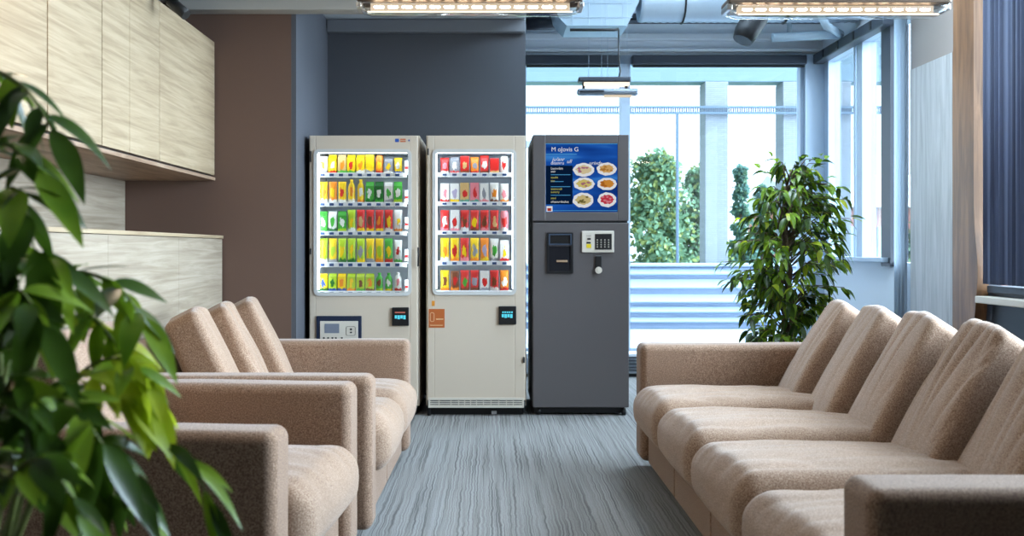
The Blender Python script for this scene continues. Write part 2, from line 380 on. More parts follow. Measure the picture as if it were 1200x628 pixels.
mx = k.n('ShaderNodeMixShader'); mx.inputs[0].default_value = .6; k.l(d.outputs[0], mx.inputs[1]); k.l(tl.outputs[0], mx.inputs[2])
m2 = k.n('ShaderNodeMixShader'); m2.inputs[0].default_value = .35; k.l(mx.outputs[0], m2.inputs[1]); k.l(tp.outputs[0], m2.inputs[2]); k.l(m2.outputs[0], k.out.inputs[0])
M_sheer = k.m
t = thing('sheer_curtain', 'narrow sheer white curtain hanging between the dark window post and whitewashed panel', 'curtain', (XR-.1,6.6,.02))
g = G(); curtain_sheet(g, XR-.07, 6.42, 6.56, .04, 2.70, .016, 4, 50); g.build('fabric', M_sheer, t)
G().tube([(XR-.068,6.40,2.715),(XR-.068,6.60,2.715)], .008).build('rail', M_frame, t)
# ---- right wall nearer
struct(G().box((XR,5.58,0),(XR+.1,Ya,2.78)), 'wall_right', M_taupe)
t = thing('wall_panel', 'tall whitewashed wood panel leaning flush on the right wall beside the sheer curtain', 'panel', (XR-.03,6.06,0))
g = G().rbox((XR-.055,5.782,.02),(XR-.004,6.365,2.30),.003); g.build('board', M_wash, t)
G().box((XR-.056,5.765,.02),(XR-.004,5.781,2.30)).build('edge_strip', M_walnut, t)
# walnut trim with a belly on its near edge
zz = [0.02+2.76*i/40 for i in range(41)]
def belly(z): 
    return .0 + .045*math.exp(-((z-.95)/.22)**2)
poly = [(5.745,.02),(5.745,2.78)]+[(5.50-belly(z), z) for z in reversed(zz)]
t = G().prism(poly, 'x', XR-.07, XR-.002).build('wood_trim', M_walnut, origin=(XR,5.7,0))
tag(t, 'brown walnut upright with a bulging edge between whitewashed panel and blue blind', 'trim')
struct(G().box((XR,YB,0),(XR+.1,5.58,.835)), 'wall_right_low', M_dframe)
w4 = struct(G().rbox((XR-.03,2.1,.835),(XR+.1,5.43,.875),.004).box((XR,2.1,2.70),(XR+.1,5.58,2.78)).box((XR-.02,5.52,.72),(XR+.1,5.58,2.70)), 'window_4', M_dframe)
G().rbox((XR-.10,2.1,.775),(XR-.001,5.43,.815),.005).build('window_sill', M_cream, w4)
G().box((XR+.05,2.1,.875),(XR+.056,5.52,2.70)).build('window_pane', M_glass, w4)
struct(G().box((XR,YB,.835),(XR+.1,2.1,2.78)), 'wall_right_near', M_taupe)
k = NT('blue_pleated_fabric'); b = k.n('ShaderNodeBsdfPrincipled', i_Roughness=.8); v = k.mapped((.5,26,.02))
n1 = k.n('ShaderNodeTexNoise', i_Scale=1.0, i_Detail=3.0); k.l(v, n1.inputs['Vector']); r = k.ramp(n1.outputs[0], [(.32, srgb(70,76,92)), (.52, srgb(92,99,118)), (.70, srgb(142,150,168))])
k.l(r.outputs[0], b.inputs['Base Color']); tl = k.n('ShaderNodeBsdfTranslucent'); k.l(r.outputs[0], tl.inputs[0])
mx = k.n('ShaderNodeMixShader'); mx.inputs[0].default_value = .45; k.l(b.outputs[0], mx.inputs[1]); k.l(tl.outputs[0], mx.inputs[2]); k.l(mx.outputs[0], k.out.inputs[0])
M_blind = k.m
t = thing('pleated_blind', 'dusky blue pleated vertical blind covering the window at far right', 'window blind', (XR-.05,4.9,.88))
g = G(); curtain_sheet(g, XR-.045, 4.7, 5.44, .885, 2.70, .010, 17, 240); g.build('fabric', M_blind, t)
G().box((XR-.07,4.7,2.70),(XR-.02,5.44,2.74)).build('headrail', M_dframe, t)
# ------------------------------------------------------------------ services under the high ceiling
M_duct = plain('silver_duct', srgb(172,188,202), .35, metal=.15, bump=.6, bscale=14)
M_white_duct = plain('white_painted_duct', srgb(164,184,198), .55)
t = thing('air_duct', 'big crinkled silver round air duct running under the ceiling over the back window', 'duct', (1.9,7.35,3.0))
g = G(); pts = []; rr = []
for i in range(61):
    pts.append((1.16+i*.0285, 7.35, 3.01)); rr.append(.145+.006*(i%2))
g.tube(pts, rr, 20); g.build('duct_pipe', M_duct, t)
for x in (1.5, 2.3): G().tube([(x,7.35+.155*math.cos(a),3.01+.155*math.sin(a)) for a in [math.pi*2*q/20 for q in range(21)]], .008, 6).tube([(x,7.35,3.16),(x,7.35,3.4)], .005, 6).build('hanger', M_blackm, t)
t = thing('duct_plenum', 'pale boxy duct plenum with slanted ends beside the silver duct under the ceiling', 'duct', (.8,7.3,2.85))
x0, x1 = at(655,0,7.2).x, at(738,0,7.2).x
g = G().prism([(x0-.10,3.22),(x0-.02,2.90),(x0+.02,2.84),(x0+.06,2.80),(x1-.02,2.80),(x1+.07,2.98),(x1+.10,3.22)], 'y', 7.2, 7.6); g.build('plenum_body', M_white_duct, t)
g = G()
for i in range(4): g.box((x0+.1+i*.13,7.194,2.81),(x0+.103+i*.13,7.199,3.2))
for z in (2.86, 2.97): g.box((x0,7.194,z),(x1+.02,7.199,z+.003))
g.build('seam', M_frame, t)
for x in (.7, 1.0): G().tube([(x,7.4,3.22),(x,7.4,3.4)], .006, 6).build('hanger', M_blackm, t)
t = thing('shadow_slot_strip', 'dark thin strip for the shadowed slot under the silver duct above the back window', 'tray', (2.0,7.9,2.99))
G().box((.27,7.84,3.0),(2.88,7.98,3.012)).box((.27,7.84,3.0),(2.88,7.846,3.055)).box((.27,7.974,3.0),(2.88,7.98,3.055)).build('strip_channel', M_dframe, t)  # dark strip added for the shadowed slot below the duct
for x in (1.2, 2.5): G().tube([(x,7.91,3.055),(x,7.91,3.4)], .005, 6).build('hanger', M_blackm, t)
p = at(877,22,6.6)
g = G(); g.tube([p+Vector((.06,0,3.4-p.z)), p+Vector((.06,0,.12)), p+Vector((.045,0,0)), p+Vector((-.02,-.02,-.10)), p+Vector((-.05,-.03,-.16))], [.085,.085,.09,.085,.07], 12)
t = g.build('duct_nozzle', M_blackm, origin=p); tag(t, 'dark grey curved air nozzle hanging behind the right ceiling lamp', 'nozzle')
g = G().tube([at(905,44,7.5), at(985,40,7.5)], .035, 12).tube([at(985,40,7.5), at(968,30,7.0), at(958,8,7.0)], .03, 10).tube([at(925,44,7.5), at(925,-30,7.5)], .02, 8)
t = g.build('ceiling_pipe', M_white_duct, origin=at(945,44,7.5)); tag(t, 'pale pipe with an elbow under the ceiling near the window corner', 'pipe')
g = G().tube([at(617,28,7.7), at(660,28,7.7)], .05, 12).tube([at(630,28,7.7), at(630,-40,7.7)], .02, 8)
t = g.build('vent_stub', M_dframe, origin=at(640,28,7.7)); tag(t, 'dark grey duct stub beside the slate wall top right edge', 'duct')
# ------------------------------------------------------------------ hanging linear lamps
M_warm = emit('warm_led', (1,.87,.68,1), 48)
M_warmrow = emit('warm_led_board', (1,.84,.64,1), 1.1)
M_warmedge = emit('warm_lens_edge', (1,.90,.74,1), 2.5)
M_housing = plain('bronze_lamp_housing', srgb(120,104,92), .35, metal=.5)
def linear_lamp(cx, Y, zc, L, label, ztop):
    t = thing('linear_lamp', label, 'lamp', (cx,Y,zc), group='linear lamps hanging from the ceiling')
    h = L/2
    G().rbox((cx-h,Y-.075,zc+.018),(cx+h,Y+.075,zc+.042),.008).build('housing', M_housing, t)
    g = G(); prof = [(-.068,.018),(-.070,-.005),(-.055,-.030),(-.02,-.036),(.02,-.036),(.055,-.030),(.070,-.005),(.068,.018)]
    n = len(prof); xs = [cx-h+.005, cx-h+.02, cx-h+.06, cx+h-.06, cx+h-.02, cx+h-.005]; sc_ = [.25,.75,1,1,.75,.25]
    vs = []
    for x, s_ in zip(xs, sc_):
        for (y, z) in prof: vs.append((x, Y+y, zc+.018+(z-.018)*s_))
    fs = [(i*n+j, i*n+(j+1)%n, (i+1)*n+(j+1)%n, (i+1)*n+j) for i in range(len(xs)-1) for j in range(n)]
    g.add(vs, fs, 0, True); g.build('diffuser', M_lampglass, t)
    lb = G().box((cx-h+.06,Y-.020,zc-.016),(cx+h-.06,Y+.020,zc+.016)).build('led_board', M_warmrow, t)
    for i in range(14):
        x = cx-h+.10+(L-.20)*i/13; G().rbox((x-.024,Y-.027,zc-.008),(x+.024,Y+.027,zc+.004),.006,2).build('led', M_warm, lb)
    G().rbox((cx-h+.05,Y-.056,zc-.034),(cx+h-.05,Y-.046,zc-.030),.0015).build('lit_lens_edge', M_warmedge, t)
    for s_ in (-1, 1): 
        G().rbox((cx+s_*(h-.01)-.014,Y-.06,zc-.012),(cx+s_*(h-.01)+.014,Y+.06,zc+.018),.008,2).build('end_cap', M_chrome, t)
        G().tube([(cx+s_*h*.7,Y,zc+.042),(cx+s_*h*.7,Y,ztop)], .0025, 6).lathe((cx+s_*h*.7,Y,ztop-.02), [(.03,0),(.035,.02)], 14).build('cable', M_blackm, t)
    return t
linear_lamp((551-VX)*4.4/F, 4.4, wz(9,4.4), 1.05, 'lit linear warm lamp hanging above the cream vending machines', 3.4)
linear_lamp((978-VX)*4.4/F, 4.4, wz(12,4.4), 1.03, 'lit linear warm lamp hanging above the right sofa near the window', 3.4)
# small double-tube lamp by the window
Yl = 7.0; a = at(676,104,Yl); b_ = at(748,104,Yl)
t = thing('pendant_lamp', 'small twin-tube lamp on a black cord in front of the back window', 'lamp', ((a.x+b_.x)/2,Yl,at(0,112,Yl).z))
G().rbox((a.x+.01,Yl-.05,at(0,97,Yl).z),(b_.x-.06,Yl+.05,at(0,91,Yl).z),.01,2).build('upper_tube', M_dframe, t)
G().rbox((a.x+.05,Yl-.04,at(0,101,Yl).z),(b_.x-.07,Yl+.04,at(0,97.2,Yl).z),.004).build('lit_panel', emit('warm_panel', (1,.90,.74,1), 1.8), t)
G().rbox((a.x,Yl-.035,at(0,112,Yl).z),(b_.x,Yl+.035,at(0,104,Yl).z),.02,3,smooth=True).build('lower_tube', plain('pale_tube', srgb(150,164,180), .25, metal=.4), t)
G().rbox((a.x+.02,Yl-.045,at(0,109,Yl).z),(a.x+.20,Yl+.045,at(0,106,Yl).z),.006).build('lower_clamp', M_dframe, t)
G().rbox((a.x+.2,Yl-.03,at(0,113.5,Yl).z),(b_.x-.05,Yl+.03,at(0,112,Yl).z),.003).build('light_strip', M_warmrow, t)
for x in (a.x+.04, b_.x-.10): G().box((x,Yl-.01,at(0,106,Yl).z),(x+.02,Yl+.01,at(0,95,Yl).z)).build('link_bracket', M_blackm, t)
g = G().tube([at(725,91,Yl), at(727,84,Yl), at(725,70,Yl), at(725,34,Yl)], .006, 6).tube([at(668,35,Yl), at(720,35,Yl), at(725,34,Yl)], .011, 6)
g.build('cord', M_black, t)
g = G()
for px, py in ((690,91),(705,91),(712,91),(735,100)): g.tube([at(px,py,Yl), (at(px,py,Yl).x,Yl,3.4)], .0012, 5)
g.tube([at(671,35,Yl), (at(671,35,Yl).x,Yl,3.4)], .0015, 5)
g.build('suspension_wire', M_frame, t)
# black track spotlight over the cabinets
p = at(206,12,4.75)
t = thing('track_spotlight', 'black spotlight on a stem in front of the wall cabinets top', 'lamp', p)
G().tube([p+Vector((0,0,.02)), (p.x,p.y,2.62)], .014, 8).build('stem', M_black, t)
G().tube([p+Vector((-.03,0,.05)), p+Vector((.06,-.02,-.03))], .028, 12).build('lamp_head', M_black, t)
# ------------------------------------------------------------------ wall cabinets, cladding, sideboard
CX = -1.72
M_carc = plain('gap_shade_carcass', srgb(60,50,42), .7)  # carcass darkened so its colour gives the shade in the door gaps
def cab(y0, y1, label, seam=None):
    t = thing('wall_cabinet', label, 'cabinet', (-2.0,(y0+y1)/2,1.53), group='pale oak wall cabinets on the left wall')
    G().box((XL+.005,y0+.0015,1.535),(CX-.022,y1-.0015,2.374)).build('carcass', M_carc, t)
    if seam:
        for a_, b__ in ((y0, seam), (seam, y1)): G().rbox((CX-.02,a_+.002,1.545),(CX,b__-.002,2.374),.0012).build('door', M_oak, t)
    else: G().rbox((CX-.02,y0+.0045,1.545),(CX,y1-.0045,2.374),.002).build('door', M_oak, t)
cab(2.45, 3.645, 'nearest pale oak wall cabinet on the left, behind the foreground plant')
cab(3.645, 4.158, 'pale oak wall cabinet, second from the left edge, narrow single door')
cab(4.158, 4.876, 'pale oak wall cabinet with two narrow doors, second from the brown wall', seam=4.473)
cab(4.876, 5.852, 'widest pale oak wall cabinet, touching the brown wall')
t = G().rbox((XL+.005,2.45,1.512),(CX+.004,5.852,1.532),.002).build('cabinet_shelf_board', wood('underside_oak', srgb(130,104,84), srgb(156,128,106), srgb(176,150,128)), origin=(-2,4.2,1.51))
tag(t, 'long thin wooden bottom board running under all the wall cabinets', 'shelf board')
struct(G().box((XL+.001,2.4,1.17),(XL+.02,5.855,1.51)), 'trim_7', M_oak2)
t = thing('sideboard', 'long half-height pale oak sideboard behind the left seats against brown wall', 'cabinet', (-2.0,4.2,0))
G().rbox((XL+.022,2.2,.06),(-1.69,5.85,1.15),.003).build('carcass', M_oak2, t)
G().box((XL+.05,2.25,0),(-1.74,5.8,.06)).build('plinth', M_black, t)
for a_, b__ in ((2.2,3.3),(3.3,4.1),(4.1,5.03),(5.03,5.84)): G().rbox((-1.688,a_+.001,.07),(-1.67,b__-.001,1.148),.001).build('front_panel', M_oak2, t)
G().rbox((XL+.022,2.2,1.151),(-1.665,5.852,1.17),.002).build('top', M_oak, t)
# ------------------------------------------------------------------ sofas
def fold(p, amp, seed):
    q = Vector((p.x*3.2, p.y*7.5, p.z*2.2))+Vector((seed*7.1, seed*3.3, seed))
    return amp*(noise.noise(q)+.5*noise.noise(q*2.1))
def ridge(p, seed, f=1.0):
    """a few sharp creases"""
    q = Vector((p.x*2.5*f, p.y*9*f, p.z*1.6*f))+Vector((seed*5.7, seed*2.9, seed*1.3))
    return (1-abs(noise.noise(q)))**4
SOFA_N = [0]
def make_sofa(name, label, cat, loc, rz, L, arm_t, nb, ns, depth, group=None, armh=.62, creases=(), lean=0, rec=.235, near=-1):
    t = thing(name, label, cat, loc, rz, group)
    H = L/2; D = depth; o = H-arm_t
    bd = dict(world=False)
    xb0, zb0, xb1, zb1 = -.60*D/1.08, .385, -.60*D/1.08-rec, .845     # back cushion front line: bottom, top
    mw = 2*o/ns; ne = near
    for i in range(ns):
        y0 = -o+i*mw; y1 = y0+mw
        G().rbox((-D+.12,y0+.002,.045),(-.035,y1-.002,.30),.012,2).build('base_panel', M_fab2, t, **bd)
        sd = SOFA_N[0]+i*1.7+.3
        cy = (y0+y1)/2
        def f(p, cy=cy, sd=sd):
            u = (p.y-cy)/(mw/2); w = max(0, 1-u*u); fx = (p.x+.30)/.40
            top = max(0, (p.z-.30)/.14)
            dz = top*(.034*w*max(0, 1-fx*fx*.6) + fold(p, .006, sd) - .010*ridge(p, sd, 1.3))
            drop = -.02*max(0, (p.x+.06)/.11)**2 if p.x > -.06 else 0      # front roll sags
            bul = .018*w*max(0, 1-abs(p.z-.33)/.11) if p.x > -.02 else 0
            dz += .028*(u*ne*.5+.5)**1.5*top
            return Vector((p.x+bul, p.y, p.z+dz+drop*top))
        G().rbox((xb0-.13,y0+.005,.225),(.042,y1-.005,.425),.07,6,(30,30,5),smooth=True,fn=f).build('seat_cushion', M_fab, t, **bd)
    bw = 2*o/nb
    tl = math.atan2(xb0-xb1, zb1-zb0); hh = math.hypot(xb0-xb1, zb1-zb0); ca, sa = math.cos(tl), math.sin(tl)
    for i in range(nb):
        y0 = -o+i*bw; y1 = y0+bw; cy = (y0+y1)/2; sd = SOFA_N[0]*1.1+i*2.3+.9
        cr = creases[i] if i < len(creases) else 0
        def f(p, cy=cy, sd=sd, cr=cr):
            # cushion space: p.x = out of the back (0 = front), p.y along, p.z up the back
            u = (p.y-cy)/(bw/2); w = max(0, 1-u*u); s_ = p.z/hh
            fr = max(0, 1+p.x/.12)                       # 1 at the front
            dx = fr*(.020*w*max(0, 1-(2*s_-1)**2) + fold(Vector((p.x,p.y,p.z*.8)), .005, sd))
            if cr:
                fan = Vector(((p.y-cy)*(17-9*s_)+sd, p.z*1.5+p.y*3, sd))
                dx -= fr*cr*.030*max(0, s_-.12)*(1-abs(noise.noise(fan)))**5
            dz = .018*w*max(0, (s_-.8)/.2)+ (fold(p, .004, sd+5) if s_ > .85 else 0)
            sw = .075*(u*ne*.5+.5)
            yy = cy+(p.y-cy)*(1-.06*max(0, s_-.15))+lean*max(0, s_)
            if abs(yy) > o-.004: yy = math.copysign(o-.004, yy)
            x = p.x+dx; z = p.z+dz
            return Vector((xb0 + x*ca - z*sa + sw, yy, zb0 + x*sa + z*ca))
        G().rbox((-.15,y0+.002,0),(0,y1-.002,hh),.032,5,(5,40,40),smooth=True,fn=f).build('back_cushion', M_fab, t, **bd)
    # back frame: leaning shell behind the cushions
    def fb(p): return Vector((p.x-(p.z-.1)*.20, p.y, p.z))
    G().rbox((-D+.13,-o+.002,.08),(-D+.21,o-.002,.72),.02,2,fn=fb).build('back_frame', M_fab2, t, **bd)
    for sg in (-1, 1):
        ya, yb = (-H, -o-.002) if sg < 0 else (o+.002, H)
        def fa(p, yc=(ya+yb)/2): 
            e = .006*noise.noise(Vector((p.x*4, p.y*4+sg*9, p.z*4)))
            return Vector((p.x, p.y+e*.5, p.z+e*.5))
        G().rbox((-D,ya,.05),(0,yb,armh),.035,4,(12,3,8),smooth=True,fn=fa).build('armrest', M_fab2, t, **bd)
    for x in (-.12, -D+.15):
        for y in (-H+.10, H-.10):
            G().lathe((x,y,0), [(.022,0),(.026,.005),(.026,.055)], 12).build('foot', M_black, t, **bd)
    SOFA_N[0] += 3.7
    return t
# right-hand sofa: front plane at X = .73, from Y 1.80 to 4.67
make_sofa('sofa', 'long tan tweed sofa along the right side, in front of the ficus', 'sofa', (.73,3.265,0), math.pi, 2.93, .17, 6, 4, 1.15, creases=(.5,.3,.6,1,.9,.4), lean=-.10, rec=.30, near=1)
# left sofa: nearly parallel
make_sofa('sofa', 'tan tweed three-back sofa on the left, nearest the cream vending machine', 'sofa', (-.425,4.175,0), math.radians(-.7), 1.49, .14, 3, 2, 1.0, creases=(0,.8,0), lean=.06)
make_sofa('armchair', 'tan tweed armchair at lower left, directly behind the foreground plant', 'armchair', (-.508,2.86,0), math.radians(-4.5), .98, .15, 1, 1, 1.0)
# ------------------------------------------------------------------ vending machines
MY = 6.11
def mx_(px): return (px-VX)*MY/F
def mz_(py): return EYE-(py-VY)*MY/F
X3 = lambda px, Y: (px-VX)*Y/F
def shelf_machine(label, px0, px1, win, rows, nper, prods, group, cx0, cx1, side):
    """rows: pixel heights of the shelf-edge strips (top, bottom)"""
    x0, x1 = mx_(px0), mx_(px1); cx = (x0+x1)/2
    t = thing('vending_machine', label, 'vending machine', (cx,MY,0), group='vending machines against the slate wall')
    wx0, wx1, wz1, wz0 = mx_(win[0]), mx_(win[1]), mz_(win[2]), mz_(win[3])
    Yb = MY+.78; dp = .42
    # cabinet shell (open cavity behind the window)
    g = G()
    g.box((x0,MY+.045,.06),(wx0-.01,Yb,1.83)).box((wx1+.01,MY+.045,.06),(x1,Yb,1.83)).box((wx0-.01,MY+.045,wz1+.01),(wx1+.01,Yb,1.83)).box((wx0-.01,MY+.045,.06),(wx1+.01,Yb,wz0-.01)).box((wx0-.01,MY+dp,wz0-.01),(wx1+.01,Yb,wz1+.01))
    g.build('cabinet_body', M_mbody, t)
    g = G().box((wx0-.009,MY+dp-.012,wz0-.009),(wx1+.009,MY+dp-.002,wz1+.009)).box((wx0-.009,MY+.046,wz0-.009),(wx0-.004,MY+dp-.012,wz1+.009)).box((wx1+.004,MY+.046,wz0-.009),(wx1+.009,MY+dp-.012,wz1+.009)).box((wx0-.009,MY+.046,wz1+.004),(wx1+.009,MY+dp-.012,wz1+.009)).box((wx0-.009,MY+.046,wz0-.009),(wx1+.009,MY+dp-.012,wz0-.004))
    g.build('liner', M_inner, t)
    G().box((x0+.02,MY+.06,.0),(x1-.02,Yb-.02,.06)).build('plinth', M_black, t)
    # door with the window cut out
    zb = .10
    g = G().rbox((x0+.008,MY,zb),(wx0,MY+.04,1.825),.006).rbox((wx1,MY,zb),(x1-.008,MY+.04,1.825),.006).rbox((wx0-.002,MY,wz1),(wx1+.002,MY+.04,1.825),.004).rbox((wx0-.002,MY,zb),(wx1+.002,MY+.04,wz0),.004)
    d = g.build('door', M_mdoor, t)
    G().frame(wx0-.012,wx1+.012,wz0-.020,wz1+.012,.022,MY-.010,MY+.012,.035).build('window_frame', plain('pale_window_surround', srgb(196,196,194), .35), d)
    G().box((wx0-.002,MY+.014,wz0-.002),(wx1+.002,MY+.019,wz1+.002)).build('window_pane', M_vglass, d)
    # LED strips at both jambs and the top
    g = G().box((wx0+.002,MY+.05,wz0+.02),(wx0+.014,MY+.062,wz1-.01)).box((wx1-.014,MY+.05,wz0+.02),(wx1-.002,MY+.062,wz1-.01)).box((wx0+.02,MY+.05,wz1-.008),(wx1-.02,MY+.066,wz1-.001))
    g.build('led_or_fill_strip', M_led, t)
    # shelves
    a0, a1 = X3(cx0,MY+.07), X3(cx1,MY+.07); Ys = MY+.075
    zf = lambda py: EYE-(py-VY)*Ys/F
    for r, (pt, pb) in enumerate(rows):
        zt = zf(pt); zbm = zf(pb)
        sh = G().box((wx0-.002,Ys+.012,zt-.012),(wx1+.002,MY+dp-.014,zt-.004)).rbox((wx0+.012,Ys,zbm),(a1+.03,Ys+.012,zt-.001),.003).build('shelf', M_shelf, t)
        G().box((wx0+.03,Ys+.02,zbm+.001),(wx1-.03,Ys+.032,zbm+.006)).build('led_or_fill_strip', M_shelffill, sh)  # glowing strip added under the shelf to brighten the cavity
        for i in range(nper):
            x = a0+(a1-a0)*(i+.5)/nper; G().box((x-.014,Ys-.002,zbm+.006),(x+.014,Ys-.0002,zt-.009)).build('price_tag', M_tagblue, sh)
        for i in range(nper):
            x = a0+(a1-a0)*(i+.5)/nper
            place_product(prods[r][i], x, Ys+.055, zt-.004, (a1-a0)/nper*.89, group, r, i, nper, side)
    return t, d, (x0, x1, wx0, wx1, wz0, wz1)
# --- packages: pouch with crimped top, gabled carton, round can, block box
def pouch_mesh():
    g = G(); n, m = 14, 12; vs = []; fs = []
    for j in range(m+1):
        v = j/m
        th = .36*(math.sin(math.pi*min(1, (v*.86+.14)))**.7) if v < .93 else .03
        th = max(th, .03); hw = .5*(1-.06*math.sin(math.pi*v)) 
        for i in range(n):
            a = 2*math.pi*i/n; c, s_ = math.cos(a), math.sin(a)
            vs.append((hw*math.copysign(abs(c)**.6, c), th*math.copysign(abs(s_)**.9, s_), v))
    for j in range(m):
        for i in range(n): fs.append((j*n+i, j*n+(i+1)%n, (j+1)*n+(i+1)%n, (j+1)*n+i))
    fs += [tuple(range(n))[::-1], tuple(range(m*n, m*n+n))]
    g.add(vs, fs, 0, True); return g
def carton_mesh():
    g = G().rbox((-.5,-.45,0),(.5,.45,.80),.03)
    g.prism([(-.45,.80),(.45,.80),(.05,.95),(.05,1.0),(-.05,1.0),(-.05,.95)], 'x', -.48, .48); return g
def can_mesh():
    return G().lathe((0,0,0), [(.36,0),(.44,.03),(.45,.06),(.45,.86),(.38,.95),(.38,1.0)], 20)
def bottle_mesh():
    return G().lathe((0,0,0), [(.38,0),(.44,.03),(.44,.30),(.41,.40),(.44,.50),(.44,.66),(.30,.80),(.17,.86),(.17,.90),(.20,.90),(.20,1.0)], 20)
def block_mesh():
    return G().rbox((-.5,-.4,0),(.5,.4,1),.03)
PROTO = {}
def proto_data(kind):
    if kind not in PROTO:
        g = {'pouch': pouch_mesh, 'carton': carton_mesh, 'can': can_mesh, 'bottle': bottle_mesh, 'box': block_mesh}[kind]()
        o = g.build('proto', M_white); PROTO[kind] = o.data; bpy.data.objects.remove(o)
    return PROTO[kind]
ORD = ['first','second','third','fourth','fifth','sixth','seventh','eighth','ninth']
ROWN = ['top','second','middle','fourth','bottom']
NAMEK = {'pouch': 'snack_pouch', 'carton': 'drink_carton', 'can': 'drink_can', 'bottle': 'drink_bottle', 'box': 'snack_box'}
def place_product(p, x, y, z, w, group, r, i, n, side):
    kind, desc, c1, c2, c3, h = p
    # meshes carry unit proportions: scale the shared data by width, depth and height
    o = bpy.data.objects.new(NAMEK[kind], proto_data(kind)); COL.objects.link(o)
    o.scale = (w, w*.95, h); o.location = (x, y, z); o.rotation_euler = (0,0,random.uniform(-.05,.05))
    o.material_slots[0].link = 'OBJECT'; o.material_slots[0].material = packmat(c1, c2, c3)
    tag(o, f'{desc} {kind}, {ORD[i]} from left on {ROWN[r]} shelf of {side} vending machine', kind, group[r])
YL, LM, OR, RD, WH, GR, DG, BL, TN, PK_, GY, BR = (244,206,20),(176,206,40),(240,140,30),(206,38,34),(240,240,236),(70,170,60),(30,110,44),(40,80,160),(214,178,120),(232,140,150),(150,152,160),(120,66,36)
m1 = [
 [('carton','white and yellow',WH,YL,GY,.115),('carton','white and red',YL,WH,RD,.125),('carton','tan and green',TN,OR,GR,.125),('carton','yellow, red and green',YL,RD,GR,.125),('carton','plain yellow',YL,OR,WH,.125),('box','yellow and grey',YL,YL,GY,.125),('can','red and yellow',OR,YL,RD,.12),('carton','grey and yellow',GY,YL,WH,.10),('pouch','white and yellow',YL,WH,BL,.105)],
 [('pouch','yellow and orange',YL,OR,WH,.14),('pouch','orange and yellow',OR,YL,WH,.14),('pouch','red and white',YL,RD,WH,.14),('bottle','tall yellow',YL,OR,WH,.155),('bottle','pale yellow',YL,WH,OR,.155),('carton','green and white',GR,WH,DG,.14),('carton','dark green',DG,WH,GR,.14),('carton','white and green',WH,GR,GY,.14),('carton','pale green',GR,WH,LM,.14)],
 [('carton','green and white',GR,WH,GR,.135),('carton','white and green',WH,GR,DG,.135),('carton','bright green',GR,WH,LM,.135),('pouch','lime green',LM,YL,WH,.145),('pouch','red and tan',RD,TN,YL,.145),('pouch','deep red',RD,BR,YL,.145),('pouch','orange and red',RD,OR,YL,.145),('pouch','red and yellow',RD,YL,WH,.145),('pouch','white and yellow',WH,YL,OR,.145)],
 [('pouch','lime and yellow',LM,YL,WH,.16),('pouch','yellow',YL,LM,GY,.16),('pouch','yellow and lime',LM,YL,DG,.16),('pouch','lime',LM,YL,DG,.16),('pouch','lime and grey',LM,GY,YL,.16),('pouch','yellow and grey',YL,LM,GY,.16),('pouch','yellow and orange',YL,LM,OR,.16),('pouch','green and red',GR,YL,RD,.16),('pouch','white and red',WH,RD,GR,.15)],
 [('carton','yellow and blue',YL,BL,DG,.115),('carton','olive and blue',LM,DG,BL,.115),('carton','orange and blue',YL,OR,BL,.115),('carton','yellow and lime',LM,YL,OR,.115),('carton','lime and brown',LM,BR,GR,.115),('carton','lime and orange',LM,OR,BR,.115),('bottle','green and brown',GR,BR,LM,.12),('bottle','green and white',GR,WH,YL,.12),('bottle','white and red',WH,PK_,RD,.125)]]
m2 = [
 [('pouch','pink and red',RD,PK_,WH,.105),('carton','grey and white',GY,WH,RD,.11),('box','red and tan',RD,TN,BR,.115),('pouch','orange and grey',OR,GY,RD,.11),('pouch','red and white',RD,WH,BR,.12),('box','red',RD,RD,TN,.10),('can','white and red',WH,RD,WH,.115)],
 [('box','white and pink',WH,PK_,RD,.125),('box','white and lilac',WH,(190,180,210),YL,.125),('box','tan and green',TN,RD,(90,160,140),.13),('box','pink and teal',PK_,RD,(90,160,140),.13),('box','white and grey',WH,GY,PK_,.125),('pouch','orange and white',WH,OR,BR,.13),('pouch','white and pink',WH,PK_,OR,.125)],
 [('pouch','red and white',RD,WH,PK_,.14),('box','white and red',WH,RD,PK_,.14),('pouch','brick red',RD,BR,WH,.14),('pouch','red and yellow',RD,YL,BR,.14),('pouch','red and brown',RD,BR,PK_,.14),('pouch','red and cream',RD,TN,BR,.14),('can','pink and red',PK_,RD,WH,.135)],
 [('pouch','orange and yellow',YL,OR,WH,.155),('pouch','yellow and red',YL,RD,OR,.155),('pouch','pink, red and yellow',RD,YL,PK_,.155),('pouch','yellow and grey',YL,GY,OR,.155),('pouch','orange and lilac',OR,(190,180,210),YL,.155),('pouch','white and green',WH,GR,GY,.15),('carton','white and red',WH,YL,RD,.14)],
 [('pouch','yellow and brown',YL,BR,OR,.135),('pouch','brown and red',BR,RD,OR,.13),('pouch','red and green',RD,GR,BR,.135),('pouch','red and grey',RD,GY,BR,.135),('box','white and red',WH,RD,GY,.13),('pouch','red and white',RD,BR,WH,.135),('pouch','orange and white',OR,WH,RD,.135)]]
g1 = [f'packages on the {r} shelf of the left vending machine' for r in ROWN]
g2 = [f'packages on the {r} shelf of the middle vending machine' for r in ROWN]
